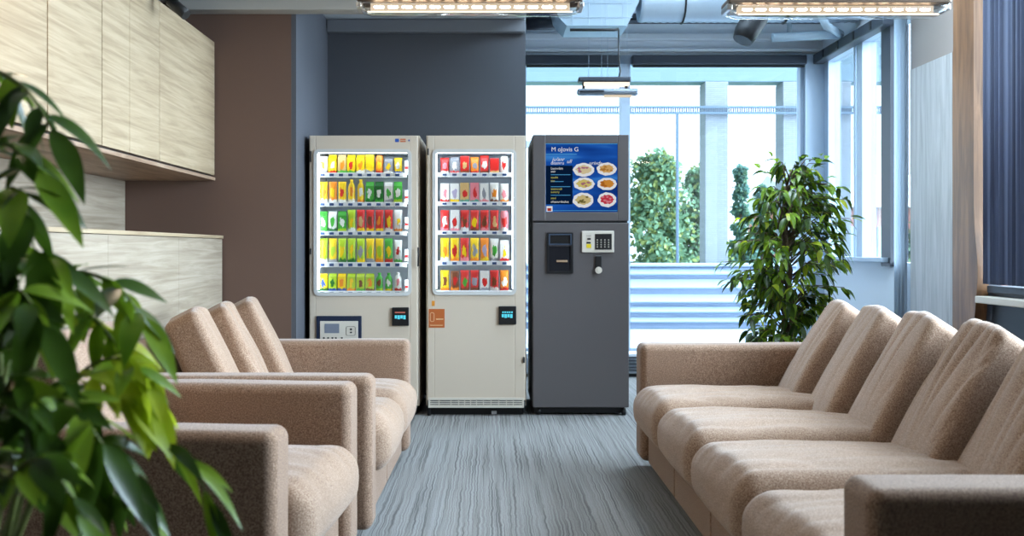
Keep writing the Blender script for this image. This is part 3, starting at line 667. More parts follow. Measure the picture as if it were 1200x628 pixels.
# ---- left machine
t1, d1, (x0,x1,wx0,wx1,wz0,wz1) = shelf_machine('cream vending machine of green and yellow drinks, leftmost of the three machines', 361, 491, (370,480,177,343),
    [(202,207.5),(236.5,242),(270.5,276),(307,313),(340.5,345)], 9, m1, g1, 372, 471, 'left')
g = G(); p0, p1 = mx_(473), mx_(479)
for py in (196,231,263,301,337): g.box((p0,MY+.068,mz_(py+5)),(p1,MY+.072,mz_(py-9)),0).box((p0+.004,MY+.066,mz_(py+1)),(p1-.004,MY+.0675,mz_(py-2)),1)
g.build('price_column', [M_shelf, plain('red_print', srgb(210,40,40), .5)], t1)
g = G().rbox((mx_(371),MY-.012,mz_(424)),(mx_(424),MY-.001,mz_(370)),.006,2); pp = g.build('payment_bezel', M_navy, d1)
G().rbox((mx_(375.5),MY-.017,mz_(421)),(mx_(420),MY-.0125,mz_(376)),.003).build('payment_panel', M_cream, t1)
G().box((mx_(381),MY-.0195,mz_(390)),(mx_(398),MY-.0172,mz_(379))).build('payment_display', plain('grey_lcd', srgb(120,126,140), .2), t1)
g = G().frame(mx_(406),mx_(417),mz_(393),mz_(382),.002,MY-.019,MY-.0172,.012); g.box((mx_(410.5),MY-.0195,mz_(386.6)),(mx_(413),MY-.0172,mz_(384.4))).box((mx_(410.5),MY-.0195,mz_(390)),(mx_(413),MY-.0172,mz_(388.4)))
for px in (379,384,389,393,400): g.box((mx_(px),MY-.0192,mz_(396.5)),(mx_(px+2.2),MY-.0172,mz_(394.8)))
g.build('payment_keys', M_blackm, t1)
def reader(t, px0, px1, py0, py1, red):
    G().rbox((mx_(px0),MY-.016,mz_(py1)),(mx_(px1),MY-.001,mz_(py0)),.006,2).build('card_reader', M_black, t)
    g = G(); w = px1-px0
    if red: g.box((mx_(px0+3.5),MY-.0185,mz_(py0+6.6)),(mx_(px0+15.5),MY-.0162,mz_(py0+5.2)),1)
    else:
        for i in range(5): g.box((mx_(px0+4+i*2.6),MY-.0185,mz_(py0+8)),(mx_(px0+5.9+i*2.6),MY-.0162,mz_(py0+6.2)),0)
    for i in range(4): g.box((mx_(px0+3.4+i*3.3),MY-.0185,mz_(py0+13+(i%2)*.8)),(mx_(px0+6.2+i*3.3),MY-.0162,mz_(py0+9.2)),0)
    g.build('reader_display', [emit('cyan_digits', (.12,.75,.95,1), 1.3), emit('red_digits', (.9,.3,.25,1), .7)], t)
reader(t1, 459.5, 479.5, 360, 381.5, True)
g = G().box((mx_(463),MY-.0015,mz_(166.5)),(mx_(467.5),MY-.0002,mz_(162.5)),0).box((mx_(469),MY-.0015,mz_(164.2)),(mx_(475.5),MY-.0002,mz_(162.5)),1).box((mx_(469),MY-.0015,mz_(166.5)),(mx_(475.5),MY-.0002,mz_(165)),1).box((mx_(478.5),MY-.0015,mz_(165.5)),(mx_(480),MY-.0002,mz_(163.5)),0)
g.build('sticker', [plain('blue_sticker', srgb(40,80,160), .4), plain('orange_sticker', srgb(200,110,70), .4)], t1)
g = G().rbox((x0+.012,MY-.012,mz_(190)),(x0+.022,MY-.0005,mz_(177)),.003).rbox((x0+.012,MY-.012,mz_(298)),(x0+.022,MY-.0005,mz_(291)),.003)
g.build('hinge', M_blackm, t1)
g = G().tube([(x1-.004,MY-.02,mz_(290)),(x1-.001,MY-.03,mz_(298)),(x1-.004,MY-.02,mz_(312))], .006, 8)
g.build('handle', M_black, t1)
# ---- middle machine
t2, d2, (x0,x1,wx0,wx1,wz0,wz1) = shelf_machine('cream vending machine of red and orange snacks, middle of the three machines', 499, 617, (509,603,177,342),
    [(202,207),(236,241),(270,275),(305.5,311),(340,345)], 7, m2, g2, 515, 597, 'middle')
reader(t2, 584.5, 605, 358.5, 380, False)
g = G().box((mx_(502.5),MY-.0015,mz_(384)),(mx_(521),MY-.0002,mz_(362)),0).frame(mx_(504),mx_(509),mz_(377),mz_(366),.003,MY-.0028,MY-.0015,.012,mi=1).box((mx_(511),MY-.0026,mz_(374.5)),(mx_(519.5),MY-.0015,mz_(373.3)),1).box((mx_(504),MY-.0026,mz_(381.5)),(mx_(519),MY-.0015,mz_(380.7)),1)
g.build('notice_sticker', [plain('rust_orange_print', srgb(176,92,40), .5), plain('pale_print', srgb(222,184,140), .5)], t2)
G().box((mx_(506),MY-.0015,mz_(358.5)),(mx_(509.5),MY-.0002,mz_(352.5))).build('tag', plain('amber_tag', srgb(214,140,50), .4), t2)
g = G().frame(mx_(502),mx_(614),mz_(477.5),mz_(466),.012,MY-.008,MY+.03,.004); g.box((mx_(502)+.01,MY+.002,mz_(476)),(mx_(614)-.01,MY+.006,mz_(467)),1)
for i in range(4): 
    z = mz_(468.4+i*2.2); g.box((mx_(502)+.012,MY-.006,z-.003),(mx_(614)-.012,MY+.002,z+.003))
for px in (514,528,537,544,551,558,566,575,584,593,601): g.box((mx_(px),MY-.007,mz_(476)),(mx_(px)+.005,MY+.002,mz_(467)))
g.build('vent_grille', [M_cream, M_blackm], t2)
g = G().rbox((x0+.01,MY-.012,mz_(182)),(x0+.020,MY-.0005,mz_(174)),.003).rbox((x1-.022,MY-.012,mz_(425)),(x1-.012,MY-.0005,mz_(418)),.003)
g.build('hinge', M_blackm, t2)
G().tube([(x1-.02,MY+.02,.02),(x1-.02,MY+.02,.10)], .012, 8).tube([(x0+.02,MY+.02,.0),(x0+.02,MY+.02,.10)], .012, 8).build('foot', M_blackm, t2)
for s_ in (1,):
    G().box((mx_(576),MY-.001,.012),(mx_(582),MY+.02,.03)).build('floor_bolt', M_chrome, t2)
# ---- right machine
x0, x1 = mx_(624.5), mx_(737); cx = (x0+x1)/2; zs_ = mz_(260)
t3 = thing('menu_vending_machine', 'tall charcoal vending machine with a blue food menu screen, rightmost machine', 'vending machine', (cx,MY,0), group='vending machines against the slate wall')
G().rbox((x0-.004,MY+.03,.05),(x1-.004,MY+.72,1.825),.006).build('cabinet_body', M_char2, t3)
sx0, sx1, sz1, sz0 = mx_(639.5), mx_(724), mz_(168), mz_(248.5)
dh = G().rbox((x0,MY,zs_+.006),(sx0,MY+.03,1.83),.004).rbox((sx1,MY,zs_+.006),(x1,MY+.03,1.83),.004).rbox((sx0-.001,MY,sz1),(sx1+.001,MY+.03,1.83),.003).rbox((sx0-.001,MY,zs_+.006),(sx1+.001,MY+.03,sz0),.003).build('upper_door', M_char, t3)
dl = G().rbox((x0,MY,.055),(x1,MY+.03,zs_-.006),.004).build('lower_door', M_char, t3)
G().box((x0+.01,MY+.05,.012),(x1-.03,MY+.7,.05)).build('plinth', M_black, t3)
for x, y in ((x1-.03,MY+.035),(x0+.04,MY+.06),(x1-.03,MY+.66),(x0+.04,MY+.66)): G().tube([(x-.014,y,.024),(x+.014,y,.024)], .024, 14).box((x-.004,y-.008,.024),(x+.004,y+.008,.052)).build('caster', M_black, t3)
k = NT('menu_screen'); e = k.n('ShaderNodeEmission', i_Strength=1.15); v = k.mapped((1.5,1,9)); n1 = k.n('ShaderNodeTexNoise', i_Scale=1.2, i_Detail=2.0); k.l(v, n1.inputs['Vector'])
r = k.ramp(n1.outputs[0], [(.35, srgb(14,52,128)), (.55, srgb(28,86,178)), (.72, srgb(70,150,226))]); k.l(r.outputs[0], e.inputs[0]); k.l(e.outputs[0], k.out.inputs[0])
scn = G().box((sx0+.001,MY+.006,sz0+.001),(sx1-.001,MY+.012,sz1-.001)).build('screen', k.m, t3)
ys = MY+.0055
E_w = emit('screen_white', (.95,.97,1,1), 1.0); E_y = emit('screen_yellow', (.75,.72,.16,1), .8); E_dk = emit('screen_navy', srgb(12,34,66), .8); E_lb = emit('screen_sky', srgb(90,180,240), .9)
g = G().box((sx0+.002,ys-.0006,mz_(239.5)),(mx_(671),ys,mz_(194))); g.build('menu_column', E_dk, scn)
g = G().box((sx0+.001,ys-.0006,mz_(168.8)),(sx1-.001,ys,mz_(168.0))).box((sx0+.001,ys-.0006,mz_(181)),(mx_(676),ys,mz_(180.2))).box((sx0+.001,ys-.0006,mz_(247)),(sx1-.001,ys,mz_(246.4))); g.build('screen_rule', E_lb, scn)
g = G(); text_geo(g, 'M oJovis G', mx_(646), mz_(177.2), .040, ys-.0012); g.build('headline', E_w, scn)
for tx, px, py, sz, sl in (('ju/anr',647,188.5,.034,.3),('dissnru',645.5,192.6,.030,0),('ull',664,191,.034,.3),('urivds',690,193,.034,.35)):
    g = G(); text_geo(g, tx, mx_(px), mz_(py), sz, ys-.0012, slant=sl); g.build('text_print', E_w, scn)
g = G()
for i, (py, w, mi, s_) in enumerate(((198.5,19,0,'Loonnbin'),(202,8,0,'soir'),(205,23,2,''),(209,10,1,'soubt'),(213,8,1,'tso'),(213,15,2,''),(219,23,2,''),(222.5,14,1,'soonoub'),(226,13,1,'sunnry'),(229,23,2,''),(233.2,8,1,'soui'),(237.5,21,0,'ohaourdeulua'))):
    if s_: text_geo(g, s_, mx_(645.5), mz_(py), .021, ys-.0014, mi)
    else: g.box((mx_(645.5),ys-.0012,mz_(py)),(mx_(645.5+w),ys-.0006,mz_(py-.7)),mi)
g.build('menu_lines', [E_w, E_y, E_lb], scn)
food = [(684,199,12.2,8,(232,214,170),(180,110,140)),(711,198,11.5,7.5,(228,180,110),(190,130,60)),(684.5,215.5,12.2,7.5,(226,206,120),(180,120,130)),(711.5,215.5,11.5,7.2,(226,150,60),(190,110,40)),(683.5,234.5,12.2,8.8,(220,200,140),(120,110,60)),(711.5,234,10.8,8.6,(214,60,80),(230,140,150))]
for i, (px, py, rx, rz, c1, c2) in enumerate(food):
    g = G(); sx = .0056
    def blob(cx_, cz_, ax_, az_, yy, n=22, wob=.0, mi=0, seed=0):
        vs = [(cx_+ax_*math.cos(2*math.pi*q/n)*(1+wob*math.sin(q*1.9+seed)), yy, cz_+az_*math.sin(2*math.pi*q/n)*(1+wob*math.cos(q*2.3+seed))) for q in range(n)]
        vs2 = [(a_, b_2-.0006, c_) for a_, b_2, c_ in vs]
        g.add(vs+vs2, [tuple(range(n)), tuple(range(n, 2*n))[::-1]]+[(q,(q+1)%n,n+(q+1)%n,n+q) for q in range(n)], mi)
    px_ = min(px, 723.4-rx)
    X_, Z_ = mx_(px_), mz_(py)
    blob(X_, Z_, rx*sx, rz*sx, ys-.0006, wob=.05, seed=i)
    blob(X_, Z_+.002, rx*sx*.72, rz*sx*.62, ys-.0014, wob=.14, mi=1, seed=i*3)
    for q in range(7): blob(X_+random.uniform(-.5,.5)*rx*sx, Z_+random.uniform(-.35,.4)*rz*sx, .010, .006, ys-.0022-.0001*q, n=8, wob=.3, mi=2, seed=q)
    g.build('dish_picture', [emit('plate_white', (.92,.93,.95,1), 1.0), emit(f'food_main_{c1}', srgb(*c1), .95), emit(f'food_detail_{c2}', srgb(*c2), .95)], scn)
g = G().box((mx_(640.5),ys-.0012,mz_(247.8)),(mx_(647.5),ys-.0006,mz_(241.5)),0).rbox((mx_(641.5),ys-.0024,mz_(247.2)),(mx_(646),ys-.0013,mz_(243.8)),.0005,mi=1); g.build('corner_badge', [E_w, emit('badge_red', srgb(190,60,40), .9)], scn)
# dispensing hatch
h = G().frame(mx_(640.5),mx_(671.5),mz_(320.5),mz_(272.5),.016,MY-.010,MY-.0005,.006); hb = h.build('hatch_frame', M_black, dl)
G().box((mx_(643),MY-.004,mz_(318)),(mx_(669.5),MY-.0008,mz_(288.5)),0).build('hatch_flap', plain('smoked_plastic', srgb(34,34,38), .15), t3)
G().rbox((mx_(652),MY-.010,mz_(307.2)),(mx_(665),MY-.0045,mz_(304.8)),.002).build('hatch_handle', plain('dull_bronze_metal', srgb(190,160,130), .35, metal=.4), t3)
G().frame(mx_(643),mx_(669.8),mz_(287),mz_(274),.008,MY-.013,MY-.0008,.003).box((mx_(644.5),MY-.003,mz_(286)),(mx_(668.5),MY-.0008,mz_(275)),1).build('hatch_slot', [plain('steel_blue_trim', srgb(70,84,104), .35, metal=.3), M_black], t3)
# keypad
kp = G().rbox((mx_(681.5),MY-.012,mz_(296)),(mx_(719.5),MY-.0005,mz_(270.5)),.008,3).build('keypad_panel', M_cream, t3)
G().box((mx_(697),MY-.0145,mz_(292.5)),(mx_(716.5),MY-.0122,mz_(274))).build('keypad', M_black, kp)
g = G()
for r in range(4):
    for c in range(4): g.box((mx_(699+c*4.4),MY-.016,mz_(282+r*2.7)),(mx_(700.4+c*4.4),MY-.0147,mz_(280.4+r*2.7)))
g.build('key_digits', plain('key_print', srgb(170,165,155), .5), kp)
g = G().box((mx_(688),MY-.0145,mz_(281)),(mx_(692),MY-.0122,mz_(279)),0).box((mx_(687),MY-.0145,mz_(285.5)),(mx_(692),MY-.0122,mz_(283.5)),0).box((mx_(687),MY-.0145,mz_(290.5)),(mx_(692.5),MY-.0122,mz_(286)),1).box((mx_(687),MY-.0145,mz_(276.5)),(mx_(692.5),MY-.0122,mz_(275.8)),2)
g.build('coin_label', [M_black, plain('yellow_print', srgb(226,200,30), .5), plain('grey_print', srgb(150,145,140), .5)], kp)
lk = G().rbox((mx_(697.3),MY-.014,mz_(316)),(mx_(705),MY-.0005,mz_(299.5)),.008,2).build('lock_plate', M_black, t3)
c = (mx_(701.2), mz_(316.5)); G().tube([(c[0],MY-.024,c[1]),(c[0],MY-.001,c[1])], .022, 20).tube([(c[0],MY-.027,c[1]),(c[0],MY-.024,c[1])], .010, 14).build('lock_cylinder', M_cream, t3)
# ------------------------------------------------------------------ plants
def leaf(g, base, d, up, L, W, droop=.35, foldk=.25, mi=0, n=6):
    d = Vector(d).normalized(); up = Vector(up); side = d.cross(up)
    if side.length < 1e-4: side = d.orthogonal()
    side.normalize(); up = side.cross(d).normalized()
    vs = []; fs = []
    for i in range(n+1):
        t_ = i/n; w = W*.5*(math.sin(math.pi*t_**.85)**.9 if 0 < t_ < 1 else 0)*(1-.15*t_)
        c_ = Vector(base)+d*(L*t_*(1-.15*droop*t_))-Vector((0,0,1))*(droop*L*t_*t_)
        vs += [c_-side*w+up*w*foldk, c_, c_+side*w+up*w*foldk]
    for i in range(n):
        a_ = i*3; fs += [(a_,a_+1,a_+4,a_+3),(a_+1,a_+2,a_+5,a_+4)]
    g.add(vs, fs, mi, True)
def rv(): 
    while True:
        v = Vector((random.uniform(-1,1),random.uniform(-1,1),random.uniform(-1,1)))
        if .05 < v.length < 1: return v.normalized()
# ---- weeping fig behind the right sofa
random.seed(11)
FY = 6.0; fc = at(922,0,FY).x
t = thing('potted_ficus', 'bushy potted weeping fig tree behind the right sofa by the window', 'plant', (fc,FY,0))
G().lathe((fc,FY,0), [(.13,0),(.15,.01),(.19,.30),(.20,.34),(.185,.34),(.178,.30)], 28).build('pot', M_pot, t)
G().lathe((fc,FY,.28), [(.17,0),(.172,.015),(.02,.022)], 20).build('soil', M_soil, t)
g = G(); prof = [(.30,.20),(.50,.30),(.70,.32),(.90,.34),(1.08,.39),(1.20,.36),(1.35,.31),(1.5,.24),(1.60,.13),(1.66,.06)]
def rad(z):
    for (a_, b__), (c_, d_) in zip(prof, prof[1:]):
        if a_ <= z <= c_: return b__+(d_-b__)*(z-a_)/(c_-a_)
    return .05
for q in range(3):
    a_ = q*2.1; g.tube([(fc+.03*math.cos(a_),FY+.03*math.sin(a_),.29),(fc+.03*math.cos(a_+1.5),FY+.03*math.sin(a_+1.5),.6),(fc+.04*math.cos(a_+3),FY+.04*math.sin(a_+3),.95),(fc+.06*math.cos(a_),FY+.06*math.sin(a_),1.25),(fc+.03+.05*math.cos(a_+2),FY,1.5)], [.018,.016,.013,.009,.004], 8)
g.build('trunk', M_bark, t)
gl = G(); gb = G()
for q in range(170):
    z0 = .38+1.22*random.random(); a_ = random.uniform(0, 2*math.pi); R = rad(min(1.64, z0+.03))*random.uniform(.65,1.08)
    lob = 1+.16*math.sin(3*a_+z0*6)
    cxo = fc+ (.03 if z0 > 1.2 else 0)
    e = Vector((cxo+R*lob*math.cos(a_), FY+R*lob*math.sin(a_), z0+.02)); s0 = Vector((fc, FY, z0-.10)); m_ = (s0+e)/2+Vector((0,0,.07))
    gb.tube([s0, m_, e, e+Vector((.04*math.cos(a_),.04*math.sin(a_),-.07))], [.005,.0035,.0022,.0012], 5)
    for w in range(9):
        u = .35+.75*w/8; p = s0.lerp(m_, u*2) if u < .5 else (m_.lerp(e, (u-.5)*2) if u < 1 else e)
        d = Vector((math.cos(a_+random.uniform(-1.3,1.3)), math.sin(a_+random.uniform(-1.3,1.3)), random.uniform(-1.1,.25)))
        r_ = random.random(); L = random.uniform(.06,.10)
        leaf(gl, p+rv()*.015, d, Vector((0,0,1))+rv()*.5, L, L*.46, random.uniform(.2,.7), .3, 0 if r_ < .45 else (1 if r_ < .92 else 2), 5)
for px, py in ((962,187),(968,192),(958,199),(905,190),(915,198),(940,191),(890,203),(978,240),(985,265),(990,280),(980,275),(968,215)):
    p = at(px, py, FY+random.uniform(-.1,.1)); s0 = Vector((fc+.03, FY, p.z-.12)); gb.tube([s0, (s0+p)/2+Vector((0,0,.06)), p], [.004,.003,.0015], 5)
    for w in range(4): leaf(gl, s0.lerp(p, .6+.13*w)+Vector((0,0,.03)), (p-s0).normalized()+rv()*.7+Vector((0,0,-.3)), Vector((0,0,1))+rv()*.4, .09, .042, .4, .3, w % 2, 5)
gb.build('branches', M_bark, t); gl.build('foliage', [M_leafA, M_leafB, M_leafC], t)
# ---- foreground plant, close to the camera at left
random.seed(23)
PB = Vector((-.80, 1.38, 0))
t = thing('potted_houseplant', 'large leafy green potted plant in the left foreground, slightly out of focus', 'plant', PB)
G().lathe(PB, [(.12,0),(.14,.01),(.175,.28),(.185,.32),(.17,.32),(.165,.28)], 28).build('pot', M_pot, t)
G().lathe(PB+Vector((0,0,.26)), [(.155,0),(.158,.015),(.02,.02)], 20).build('soil', M_soil, t)
gs = G(); gl = G()
def spray(pts, rad0, nleaf, L, mats, t0=.25, droop=(.1,.55), W=.37, spread=.9):
    P = [Vector(p) for p in pts]; n = len(P)
    C = []
    for i in range(n-1):
        p0, p1, p2, p3 = P[max(i-1,0)], P[i], P[i+1], P[min(i+2,n-1)]
        for k_ in range(6):
            u = k_/6; C.append(.5*((2*p1)+(p2-p0)*u+(2*p0-5*p1+4*p2-p3)*u*u+(3*p1-p0-3*p2+p3)*u**3))
    C.append(P[-1]); N = len(C)
    gs.tube(C, [rad0*(1-.8*i/(N-1)) for i in range(N)], 7)
    nleaf = int(nleaf*1.35)
    for q in range(nleaf):
        u = t0+(1-t0)*(q+.5)/nleaf; i = min(N-2, int(u*(N-1))); tg = (C[i+1]-C[i]).normalized()
        sd = tg.cross(Vector((0,0,1))); sd = sd.normalized() if sd.length > .05 else Vector((1,0,0))
        sgn = 1 if q % 2 else -1
        d = tg*.7 + sd*sgn*random.uniform(.4,1)*spread + rv()*.55 + Vector((0,0,-.12))
        l_ = L*random.uniform(.6,1.0)
        leaf(gl, C[i], d, Vector((0,-.5,1))+rv()*.5, l_, l_*W, random.uniform(*droop), .22, random.choice(mats), 8)
    leaf(gl, C[-1], (C[-1]-C[-2]), Vector((0,-.4,1)), L, L*W, .3, .2, random.choice(mats), 8)
top = PB+Vector((0,0,.28))
def br(*pp): return [top+Vector((random.uniform(-.05,.05),random.uniform(-.05,.05),0))]+[at(*q) for q in pp]
A, B, C_ = 0, 1, 2
spray(br((-60,420,1.42),(-60,200,1.42),(-25,90,1.40),(25,100,1.36),(60,150,1.34)), .008, 14, .105, [A,A,A,B], .45)
spray(br((-40,420,1.36),(-50,240,1.34),(0,170,1.30),(40,200,1.28)), .008, 12, .115, [A,A,B], .4)
spray(br((-30,420,1.30),(-30,300,1.30),(15,220,1.26),(40,290,1.24)), .007, 12, .12, [A,A,B], .4)
spray(br((0,470,1.38),(20,360,1.38),(70,320,1.38),(130,330,1.36),(165,370,1.35)), .007, 14, .095, [A,A,B,B], .4)
spray(br((20,500,1.36),(50,400,1.36),(100,370,1.34),(140,410,1.33),(165,450,1.32)), .006, 16, .085, [B,B,C_,C_], .45)
spray(br((40,520,1.30),(60,460,1.28),(110,440,1.28),(150,470,1.28)), .006, 16, .09, [B,C_,C_,C_], .4)
spray(br((30,530,1.26),(40,480,1.22),(80,470,1.20),(120,520,1.20)), .006, 14, .10, [A,A,B], .35)
spray(br((-10,500,1.25),(0,400,1.22),(20,340,1.20),(50,380,1.18)), .006, 16, .10, [A,A,B], .35)
spray(br((-20,560,1.2),(0,480,1.16),(20,440,1.15),(50,500,1.14)), .006, 16, .10, [A,A,A,B], .3)
spray(br((40,580,1.26),(80,530,1.26),(120,520,1.26),(150,560,1.26)), .006, 12, .085, [A,B,A], .4)
spray(br((60,600,1.26),(120,520,1.30),(180,515,1.30),(220,540,1.28),(245,585,1.26)), .004, 7, .095, [B,A], .62, (.2,.5), .22, .45)
spray(br((-20,600,1.15),(10,560,1.1),(50,540,1.1),(90,590,1.1)), .006, 14, .09, [A,A,B], .3)
spray(br((-60,560,1.3),(-40,430,1.3),(-10,330,1.3),(30,300,1.28),(60,310,1.28)), .006, 14, .10, [A,A,B], .4)
spray(br((0,600,1.35),(40,560,1.35),(100,560,1.36),(140,580,1.36)), .005, 10, .09, [A,A,B], .4)
spray(br((-70,640,1.3),(-40,560,1.28),(0,530,1.26),(40,560,1.25)), .005, 14, .10, [A,A,B], .3)
spray(br((-80,560,1.34),(-60,500,1.34),(-20,480,1.34),(20,510,1.33)), .005, 14, .10, [A,A,A], .3)
spray(br((20,600,1.32),(60,545,1.34),(110,535,1.35),(150,565,1.35)), .005, 12, .085, [A,A,B], .4)
spray(br((40,520,1.3),(80,450,1.3),(130,420,1.3),(170,440,1.3),(185,475,1.3)), .004, 13, .075, [C_,B,C_], .5)
gs.build('stems', M_stem, t); gl.build('foliage', [M_leafA, M_leafB, M_leafC], t)
# ------------------------------------------------------------------ outside: terrace, parapet, trees, houses
M_deck = plain('bright_terrace_deck', srgb(160,170,182), .5, bump=.3, bscale=3)
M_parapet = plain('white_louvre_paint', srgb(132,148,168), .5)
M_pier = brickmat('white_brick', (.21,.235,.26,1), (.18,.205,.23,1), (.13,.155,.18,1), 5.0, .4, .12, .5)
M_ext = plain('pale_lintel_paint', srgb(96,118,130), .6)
YP = 10.8
struct(G().box((-3,YW+.12,-.1),(4.6,YP+.25,.17)), 'floor_terrace', M_deck)
t = thing('terrace_parapet', 'low white parapet of wide horizontal louvres across the terrace outside', 'parapet', (1.5,YP,.17))
G().rbox((-2.5,YP,.17),(4.4,YP+.12,.89),.01).build('parapet_wall', M_parapet, t)
for i, (py, th) in enumerate(((318,10),(333,12),(350,11),(363,8),(375,7))):
    z = EYE-(py-VY)*YP/F; hh = th/2*YP/F
    G().prism([(YP-.002,z-hh),(YP-.075,z-hh+.01),(YP-.085,z-hh+.025),(YP-.03,z+hh),(YP-.002,z+hh)], 'x', -2.5, 4.4).build('louvre', M_parapet, t)
G().rbox((-2.5,YP-.09,.885),(4.4,YP+.16,.925),.012).build('coping', M_parapet, t)
def px_at(px, Y): return (px-VX)*Y/F
for (a_, b__, nm) in ((828,855,'white textured brick pier outside, seen left of the ficus tree'),(920,958,'white textured brick pier outside, seen just right above the ficus tree'),(976,1000,'white textured brick pier outside the right-hand corner window')):
    o = G().rbox((px_at(a_,YP+.13),YP+.20,.17),(px_at(b__,YP+.13),YP+.50,3.049),.006).build('brick_pier', M_pier, origin=(px_at((a_+b__)/2,YP),YP+.3,.17)); tag(o, nm, 'pier', 'brick piers of the terrace')
o = G().rbox((-3,YP+.22,3.05),(4.8,YP+.48,3.6),.01).build('terrace_lintel', M_ext, origin=(1.5,YP+.3,3.05)); tag(o, 'pale horizontal lintel beam outside across the top of the back windows', 'beam')
t = thing('terrace_rail', 'grey perforated horizontal rail outside crossing the back windows near the top', 'rail', (1.5,YP+.14,2.6))
z0, z1 = EYE-(133-VY)*(YP+.1)/F, EYE-(123.5-VY)*(YP+.1)/F
G().box((-3,YP+.14,z0),(4.8,YP+.16,z0+.025)).box((-3,YP+.14,z1-.025),(4.8,YP+.16,z1)).build('rail_edge', plain('rail_grey', srgb(76,96,114), .5), t)
g = G(); n = 300
for i in range(n): x = -3+7.8*i/n; g.box((x,YP+.145,z0+.025),(x+.014,YP+.155,z1-.025))
g.build('rail_grid', plain('rail_grid_grey', srgb(58,76,92), .5), t)
o = G().rbox((px_at(795.5,YP),YP+.14,.925),(px_at(798.5,YP),YP+.18,z0),.004).build('rail_post', plain('rail_grey', srgb(76,96,114), .5), origin=(px_at(797,YP),YP+.16,.9)); tag(o, 'thin pale upright post outside the back window, left of the brick pier', 'post')
o = G().rbox((-2.8,YP+.14,2.27),(px_at(722,YP),YP+.18,2.35),.005).rbox((px_at(718,YP),YP+.165,.93),(px_at(723,YP),YP+.195,2.27),.005).build('terrace_screen_frame', M_parapet, origin=(.5,YP+.16,.9)); tag(o, 'pale thin frame outside the window just above the menu machine', 'frame')
struct(G().box((-60,YP+.6,-4.1),(90,160,-4)), 'ground', plain('grass_ground', srgb(96,120,80), .95, vary=.3, bscale=.5))
M_t1 = leafmat('hazy_tree_leaf', srgb(84,112,92), srgb(100,128,100), .3, .8); M_t2 = leafmat('tree_leaf_yellow', srgb(108,122,74), srgb(124,134,84), .3, .8); M_t3 = leafmat('conifer_leaf', srgb(74,108,104), srgb(98,130,122), .3, .8)  # haze put into the paler, bluer green of the tree leaves
random.seed(5)
def tree(label, px, Y, top_py, r, mats, nl=2600, lean=.5, cone=False, low=-2.6):
    x = px_at(px, Y); zt = EYE-(top_py-VY)*Y/F
    t = thing('tree', label, 'tree', (x,Y,-4), group='trees beyond the terrace')
    G().tube([(x,Y,-4),(x+.1,Y,-1),(x,Y,zt-1.2)], [.22,.16,.05], 10).build('trunk', M_bark, t)
    nl = int(nl*3.6)
    g = G(); H = zt-low
    cl = []
    for i in range(90):
        v = random.random(); rr = r*(1-v)**(.9 if cone else .5)*(1 if v > .12 else .7)
        a_ = random.uniform(0, 2*math.pi); q = math.sqrt(random.random())
        cl.append(Vector((x+rr*q*math.cos(a_), Y+rr*q*math.sin(a_), low+H*v*.96)))
    for i in range(nl):
        c_ = random.choice(cl); s_ = r*(.16 if cone else .30)
        p = c_+rv()*random.random()**.5*s_
        L = random.uniform(.11,.20); leaf(g, p, rv()+Vector((0,0,.2)), rv(), L, L*.6, .2, .2, 0 if random.random() < .72 else 1, 3)
    g.build('crown', mats, t)
tree('tall green leafy tree outside the back window right of menu machine', 768, 22, 178, 1.35, [M_t1, M_t2], 3600)
tree('yellowish green tree outside, seen just left of the white brick pier', 818, 24, 196, .95, [M_t1, M_t2], 2600)
tree('bluish conifer tree outside, seen between brick pier and ficus', 868, 26, 190, .85, [M_t3, M_t1], 2600, cone=True)
tree('small bluish conifer outside, mostly behind the ficus crown', 893, 28, 212, .8, [M_t3, M_t1], 1800, cone=True)
tree('dark green tree outside hidden mostly behind the menu machine', 690, 25, 200, 1.3, [M_t1, M_t3], 1600)
tree('green tree outside seen low beside the sheer curtain', 1066, 20, 262, .9, [M_t1, M_t2], 1500)
M_redb = brickmat('red_brick', srgb(190,120,110), srgb(176,104,96), srgb(200,180,172), 2.0)
t = thing('brick_house', 'distant low red brick house outside the right-hand corner window', 'building', (15.2,34,-4))
G().box((11.5,34,-4),(19,42,2.6)).build('wall', M_redb, t)
G().prism([(33.6,2.6),(42.4,2.6),(38,4.1)], 'x', 11.2, 19.3).build('roof', plain('pale_roof', srgb(190,196,204), .7), t)
for i in range(4): G().rbox((12.3+i*1.7,33.93,.6),(13.2+i*1.7,34.02,1.9),.01).build('window', M_frame, t)
# ------------------------------------------------------------------ light
w = bpy.data.worlds.new('sky'); sc.world = w; w.use_nodes = True
bg = w.node_tree.nodes['Background']; bg.inputs[0].default_value = (.75,.885,1,1); # bright overcast sky, brightest to the right where the hidden sun stands
nt = w.node_tree; tc = nt.nodes.new('ShaderNodeTexCoord'); dp = nt.nodes.new('ShaderNodeVectorMath'); dp.operation = 'DOT_PRODUCT'
sd_ = Vector((.90,-.02,.40)).normalized(); dp.inputs[1].default_value = sd_; nt.links.new(tc.outputs['Generated'], dp.inputs[0])
mr = nt.nodes.new('ShaderNodeMapRange'); mr.inputs[1].default_value = .55; mr.inputs[2].default_value = 1.0; mr.inputs[3].default_value = 4.2; mr.inputs[4].default_value = 62.0
mr.interpolation_type = 'SMOOTHSTEP'; nt.links.new(dp.outputs['Value'], mr.inputs[0]); nt.links.new(mr.outputs[0], bg.inputs[1])
def area(name, loc, rot, sx, sy, power, col, spread=None):
    l = bpy.data.lights.new(name, 'AREA'); l.shape = 'RECTANGLE'; l.size = sx; l.size_y = sy; l.energy = power; l.color = col
    if spread: l.spread = spread
    o = bpy.data.objects.new(name, l); o.location = loc; o.rotation_euler = rot; COL.objects.link(o); return o
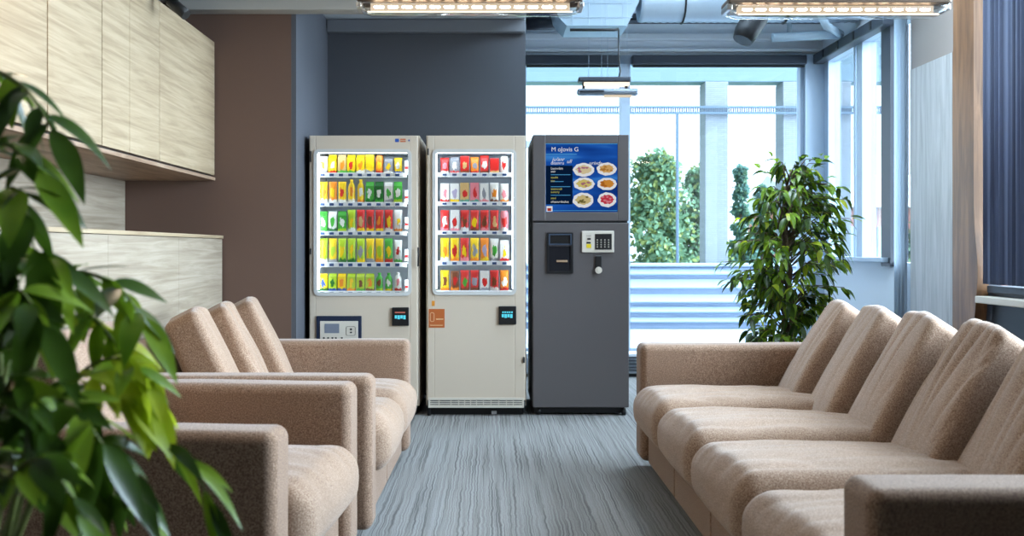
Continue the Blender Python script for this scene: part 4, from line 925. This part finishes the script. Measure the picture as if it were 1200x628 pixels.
def portal(name, loc, rot, sx, sy):
    o = area(name, loc, rot, sx, sy, 1, (1,1,1)); o.data.cycles.is_portal = True
portal('window_portal', (1.55,YW+.2,1.45), (math.radians(-90),0,0), 2.6, 2.5)
portal('window_portal', (XR+.2,7.4,1.85), (0,math.radians(90),0), 1.75, 1.7)
portal('window_portal', (XR+.2,3.75,1.8), (0,math.radians(90),0), 1.85, 3.5)
# downlight over the left seats; the other two are added fill, housings included
def downlight(x, y, z, power, label, size=.35, col=(1,.80,.56)):
    t = thing('downlight_or_fill', label, 'lamp', (x,y,z-.04))
    G().rbox((x-size/2-.02,y-size/2-.02,z-.035),(x+size/2+.02,y+size/2+.02,z-.001),.006).build('lamp_housing', M_shelf, t)
    area('downlight', (x,y,z-.045), (0,0,0), size, size, power, col)
downlight(-1.35, 2.75, 2.62, 20, 'square ceiling downlight above the left seats, out of frame')
downlight(1.5, 3.0, 3.4, 18, 'square fill light added above the right sofa, out of frame', .6, (1,.90,.78))  # added fill from above, no such fixture in view
downlight(1.6, 5.5, 3.4, 95, 'cool square fill light added above the ficus, out of frame', .8, (.70,.86,1))  # added cool fill to brighten the window end
t = thing('added_wash', 'cool fill uplight added out of frame above the ficus', 'lamp', (1.5,6.05,2.92))  # unseen lamp and housing added to bounce cool light off the ceiling
G().rbox((.5,5.9,2.92),(2.6,6.2,2.98),.006).build('lamp_housing', M_shelf, t)
for x in (.8, 2.3): G().tube([(x,6.05,2.98),(x,6.05,3.4)], .006, 6).build('hanger', M_blackm, t)
area('added_wash_light', (1.55,6.05,2.985), (math.pi,0,0), 2.0, .28, 160, (.68,.86,1))
# ------------------------------------------------------------------ camera
cam = bpy.data.cameras.new('camera'); co = bpy.data.objects.new('camera', cam); COL.objects.link(co)
co.location = (0,0,EYE); co.rotation_euler = (math.pi/2,0,0)
cam.sensor_width = 36; cam.lens = 36*F/1200; cam.shift_x = (600-VX)/1200; cam.shift_y = -(314-VY)/1200; cam.clip_end = 500
cam.dof.use_dof = True; cam.dof.focus_distance = 5.2; cam.dof.aperture_fstop = 4.0
sc.camera = co
sc.view_settings.view_transform = 'Standard'; sc.view_settings.look = 'None'; sc.view_settings.gamma = 1; sc.view_settings.use_curve_mapping = False
sc.view_settings.exposure = -0.5
sc.cycles.use_denoising = True; sc.cycles.max_bounces = 10; sc.cycles.transparent_max_bounces = 16; sc.cycles.sample_clamp_indirect = 6
sc.cycles.caustics_reflective = False; sc.cycles.caustics_refractive = False
